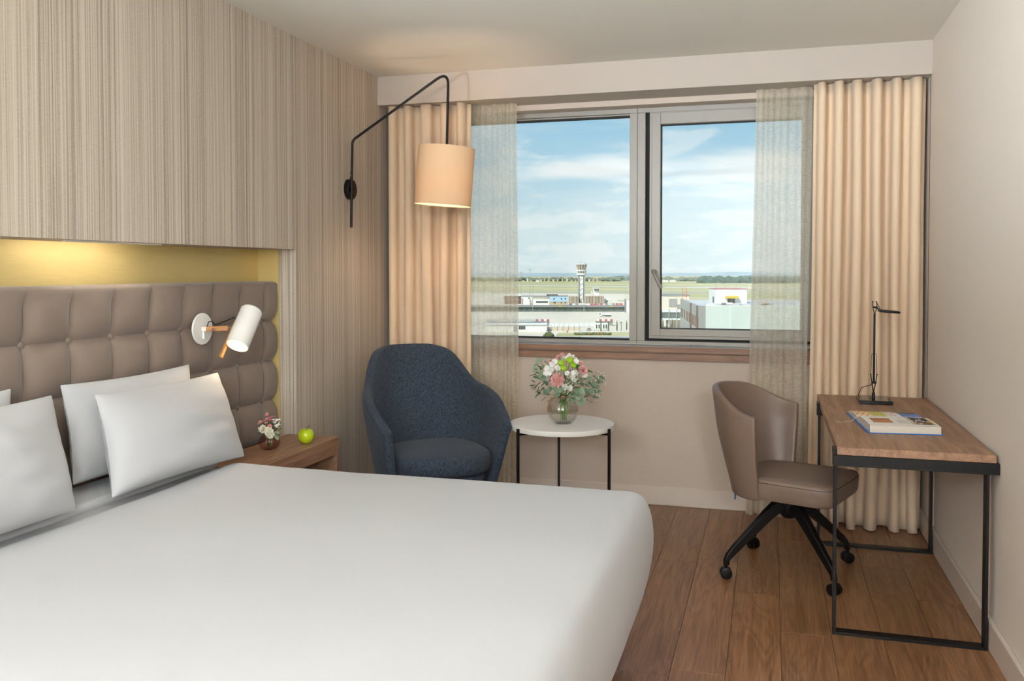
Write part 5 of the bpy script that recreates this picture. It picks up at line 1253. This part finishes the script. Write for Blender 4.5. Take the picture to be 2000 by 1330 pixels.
for px, c, lab in ((1118, 'white', 'white van parked left of the billboard'), (1150, 'grey', 'grey car parked left of the billboard')):
    r, s_, bx = site('car' if c == 'grey' else 'van', lab, 'car' if c == 'grey' else 'van', px, 645.5)
    part(r, bx, 'body', c, (px - 4.2, px + 4.2, 642.2, 644.8, -2.2, -.6)); part(r, bx, 'cabin', 'win', (px - 2.6, px + 2.4, 640.4, 642.1, -2.1, -.7))
    for x in (-2.6, 2.6): obj('wheel', MB().tube([(x * s_, -2.3, .8 * s_), (x * s_, -.5, .8 * s_)], .8 * s_, 8), O['dark'], r)
for px, py, c, lab in ((1108, 655.5, 'red', 'red topped road sign before the hedge'), (1134.5, 657, 'skyblue', 'blue road sign before the long hedge'), (1173.5, 658.5, 'orange', 'orange roadwork sign at the bottom of the view')):
    r, s_, bx = site('road_sign', lab, 'sign', px, py)
    part(r, bx, 'post', 'grey', (px - .25, px + .25, py - 7, py, 0, .1)); part(r, bx, 'sign_plate', c, (px - 1.3, px + 1.3, py - 10, py - 6.5, -.08, 0))
gstruct('road', [(700, 657.5), (1600, 657.5), (1700, 670), (600, 670)], O['asph'], 'grey road at the bottom of the view', .06)
gstruct('lawn', [(1090, 650), (1232, 649), (1232, 656), (1085, 657)], O['grass'], 'lawn around the cypresses', .055)
# right window: factory, footbridge, concrete building under construction
r, s_, bx = site('factory', 'cream industrial hall with a grey gate left of the clad building', 'building', 1310, 609)
part(r, bx, 'wall', 'cream', (1262, 1346, 577.8, 609, 0, 20)); part(r, bx, 'roof', 'roof', (1260, 1347, 575.6, 577.7, -.5, 21)); part(r, bx, 'gate', 'grey', (1306.6, 1322.2, 584, 599.5, -.3, .1)); part(r, bx, 'gate', 'roof', (1322.6, 1331, 594.5, 603, -.3, .1))
for k in range(9): part(r, bx, 'wall_joint', 'fence', (1265 + k * 4.6, 1265.5 + k * 4.6, 578, 609, -.08, -.005))
r, s_, bx = site('footbridge', 'glazed footbridge on posts in front of the cream hall', 'bridge', 1305, 641)
part(r, bx, 'roof', 'fence', (1262, 1336, 605, 609.8, 0, 6)); part(r, bx, 'floor_beam', 'fence', (1262, 1336, 621.6, 624.8, 0, 6)); part(r, bx, 'back_wall', 'stone', (1312, 1336, 626, 641, 5, 6))
for k in range(5): part(r, bx, 'glass_bay', 'green', (1262 + k * 14.8 + .8, 1276 + k * 14.8, 609.9, 621.5, .4, 5.6)); part(r, bx, 'post', 'pole', (1276.1 + k * 14.8, 1277.4 + k * 14.8, 604, 641, -.4, .3))
part(r, bx, 'column', 'rust', (1302.4, 1305, 625, 641, 1, 2)); part(r, bx, 'column', 'white', (1306, 1318, 626, 633, 3, 4))

# concrete building: local axes across / away, metres; roof 6 m below the eye
HB = 24.0
kx, kd = 33.0, 150.0
base = FWD * kd + RGT * kx; base.z = ZG
cb = thing('unfinished_building', 'unfinished pale concrete building with a clad side and a roof box', 'building', base, YAW)
obj('front_wall', MB().span((0, 0, 0), (46, .5, HB)), O['conwall'], cb, False)
for k in range(6): obj('wall_joint', MB().span((4.1 + k * 4.3, -.035, 0), (4.22 + k * 4.3, -.002, HB)), O['fence'], cb, False)
obj('corner_strip', MB().span((-1.1, .3, 0), (-.02, .8, HB)), O['grey'], cb, False, label='grey return wall at the corner')
# the side wall runs away from the corner, slightly to the right
sw = Vector((4.6, 40, 0)); ln = sw.length; du = sw / ln; nrm = Vector((-du.y, du.x, 0))
def sbox(mb, u0, u1, z0, z1, w0, w1):
    c = [du * u0 + nrm * w0, du * u1 + nrm * w0, du * u1 + nrm * w1, du * u0 + nrm * w1]; off = Vector((-1.1, .8, 0))
    return mb.prism([((p + off).x, (p + off).y) for p in (c[0], c[1], c[2], c[3])][::1], z0, z1)
obj('side_wall', sbox(MB(), 0, ln, 0, HB, -.4, 0), O['clad'], cb, False)
for k in range(8): obj('cladding_board', sbox(MB(), 0, ln, HB - 1.82 + k * .225, HB - 1.65 + k * .225, .001, .06), O['clad'], cb, False)
for k in range(14): obj('cladding_board', sbox(MB(), 0, ln, HB - 7.2 + k * .24, HB - 7.02 + k * .24, .001, .06), O['clad'], cb, False)
for u in (2.2, 4.6, 7.2, 10.0, 17.0, 20.5, 24.0, 28.5, 33.0, 37.0):
    obj('window', sbox(MB(), u, u + 1.15, HB - 3.8, HB - 1.95, .002, .10), O['rust'], cb, False); obj('window_reveal', sbox(MB(), u + 1.2, u + 2.1, HB - 3.8, HB - 1.95, .002, .05), O['cream'], cb, False)
for u in (.2, 12.6): obj('brown_pilaster', sbox(MB(), u, u + 1.5, 0, HB, .003, .22), O['rust'], cb, False)
obj('roof', MB().prism([(-1.0, .8), (46, .8), (46, 40.5), (3.5, 40.5)], HB - .5, HB - .25), O['tarp'], cb, False)
pr_ = MB().span((0, 0, HB), (46, .6, HB + .12)); obj('roof_edge', pr_, O['white'], cb, False)
# penthouse
obj('roof_box', MB().span((6.2, 20, HB - .25), (12.3, 25.5, HB + 2.5)), O['white'], cb, False); obj('roof_box_edge', MB().span((6.1, 19.9, HB + 2.5), (12.4, 25.6, HB + 2.6)), O['red'], cb, False)
obj('opening', MB().span((8.6, 19.9, HB - .2), (10.0, 20.1, HB + .65)), O['dark'], cb, False); obj('formwork', MB().span((8.1, 19.2, HB + .72), (10.7, 20, HB + .92)).span((8.2, 19.3, HB + .93), (10.5, 19.9, HB + 1.16)), O['yellow'], cb, False); obj('side_door', MB().span((6.12, 21, HB - .2), (6.19, 22, HB + 1)), O['win'], cb, False)
for x in (6.2, 8.2, 10.2, 12.2): obj('guard_post', MB().span((x - .03, 20, HB + 2.72), (x + .03, 20.06, HB + 3.7)), O['pole'], cb, False)
obj('guard_rail', MB().span((6.2, 20.01, HB + 3.25), (12.2, 20.05, HB + 3.31)).span((6.2, 20.01, HB + 3.62), (12.2, 20.05, HB + 3.68)), O['pole'], cb, False)
for x in (3.4, 4.2): obj('orange_post', MB().span((x - .06, 38, HB - .25), (x + .06, 38.12, HB + 2.4)), O['orange'], cb, False, label='orange red post on the roof')
rv = random.Random(9)
for k in range(14):
    y = 1.8 + 3.3 * (k // 4) + rv.uniform(0, .8); x = 1.2 + y * .12 + 3.3 * (k % 4) + rv.uniform(0, .7); mm = ('white', 'white', 'tarp', 'beige', 'fence', 'grey', 'skyblue', 'rust')[k % 8]
    w1, w2, h = rv.uniform(.5, 2.2), rv.uniform(.5, 1.6), rv.uniform(.12, .6)
    r = thing('pallet', mm and {'white': 'white', 'tarp': 'pale grey', 'beige': 'beige', 'fence': 'white', 'grey': 'grey', 'skyblue': 'pale blue', 'rust': 'brown'}[mm] + ' stack of building material on the unfinished roof', 'pallet', base + RGT * x + FWD * y + Vector((0, 0, HB - .249)), YAW + rv.uniform(-.3, .3), {'white': 'white', 'tarp': 'pale grey', 'beige': 'beige', 'fence': 'white', 'grey': 'grey', 'skyblue': 'pale blue', 'rust': 'brown'}[mm] + ' stacks on the roof')
    obj('pallet_base', MB().span((-w1 / 2, -w2 / 2, 0), (w1 / 2, w2 / 2, .1)), O['rust'], r, False); obj('load', MB().span((-w1 / 2 + .05, -w2 / 2 + .05, .101), (w1 / 2 - .05, w2 / 2 - .05, .1 + h), .02), O[mm], r, False)

# every thing of a family gets its own label: its rank from the left among its look-alikes
ORD = ('first', 'second', 'third', 'fourth', 'fifth', 'sixth', 'seventh', 'eighth', 'ninth', 'tenth', 'eleventh', 'twelfth', 'thirteenth', 'fourteenth', 'fifteenth')
fam = {}
for o in list(COL.objects):
    if o.parent is None and o.get('group'): fam.setdefault(o['group'], []).append(o)
for g_, os_ in fam.items():
    def key(o):
        d = o.location - Vector((0, 0, EYE)); return d.dot(RGT) / d.dot(FWD)
    os_.sort(key=key)
    for k, o in enumerate(os_):
        if len(os_) > 1: o['label'] = o['label'] + ', ' + ORD[k] + ' from the left'
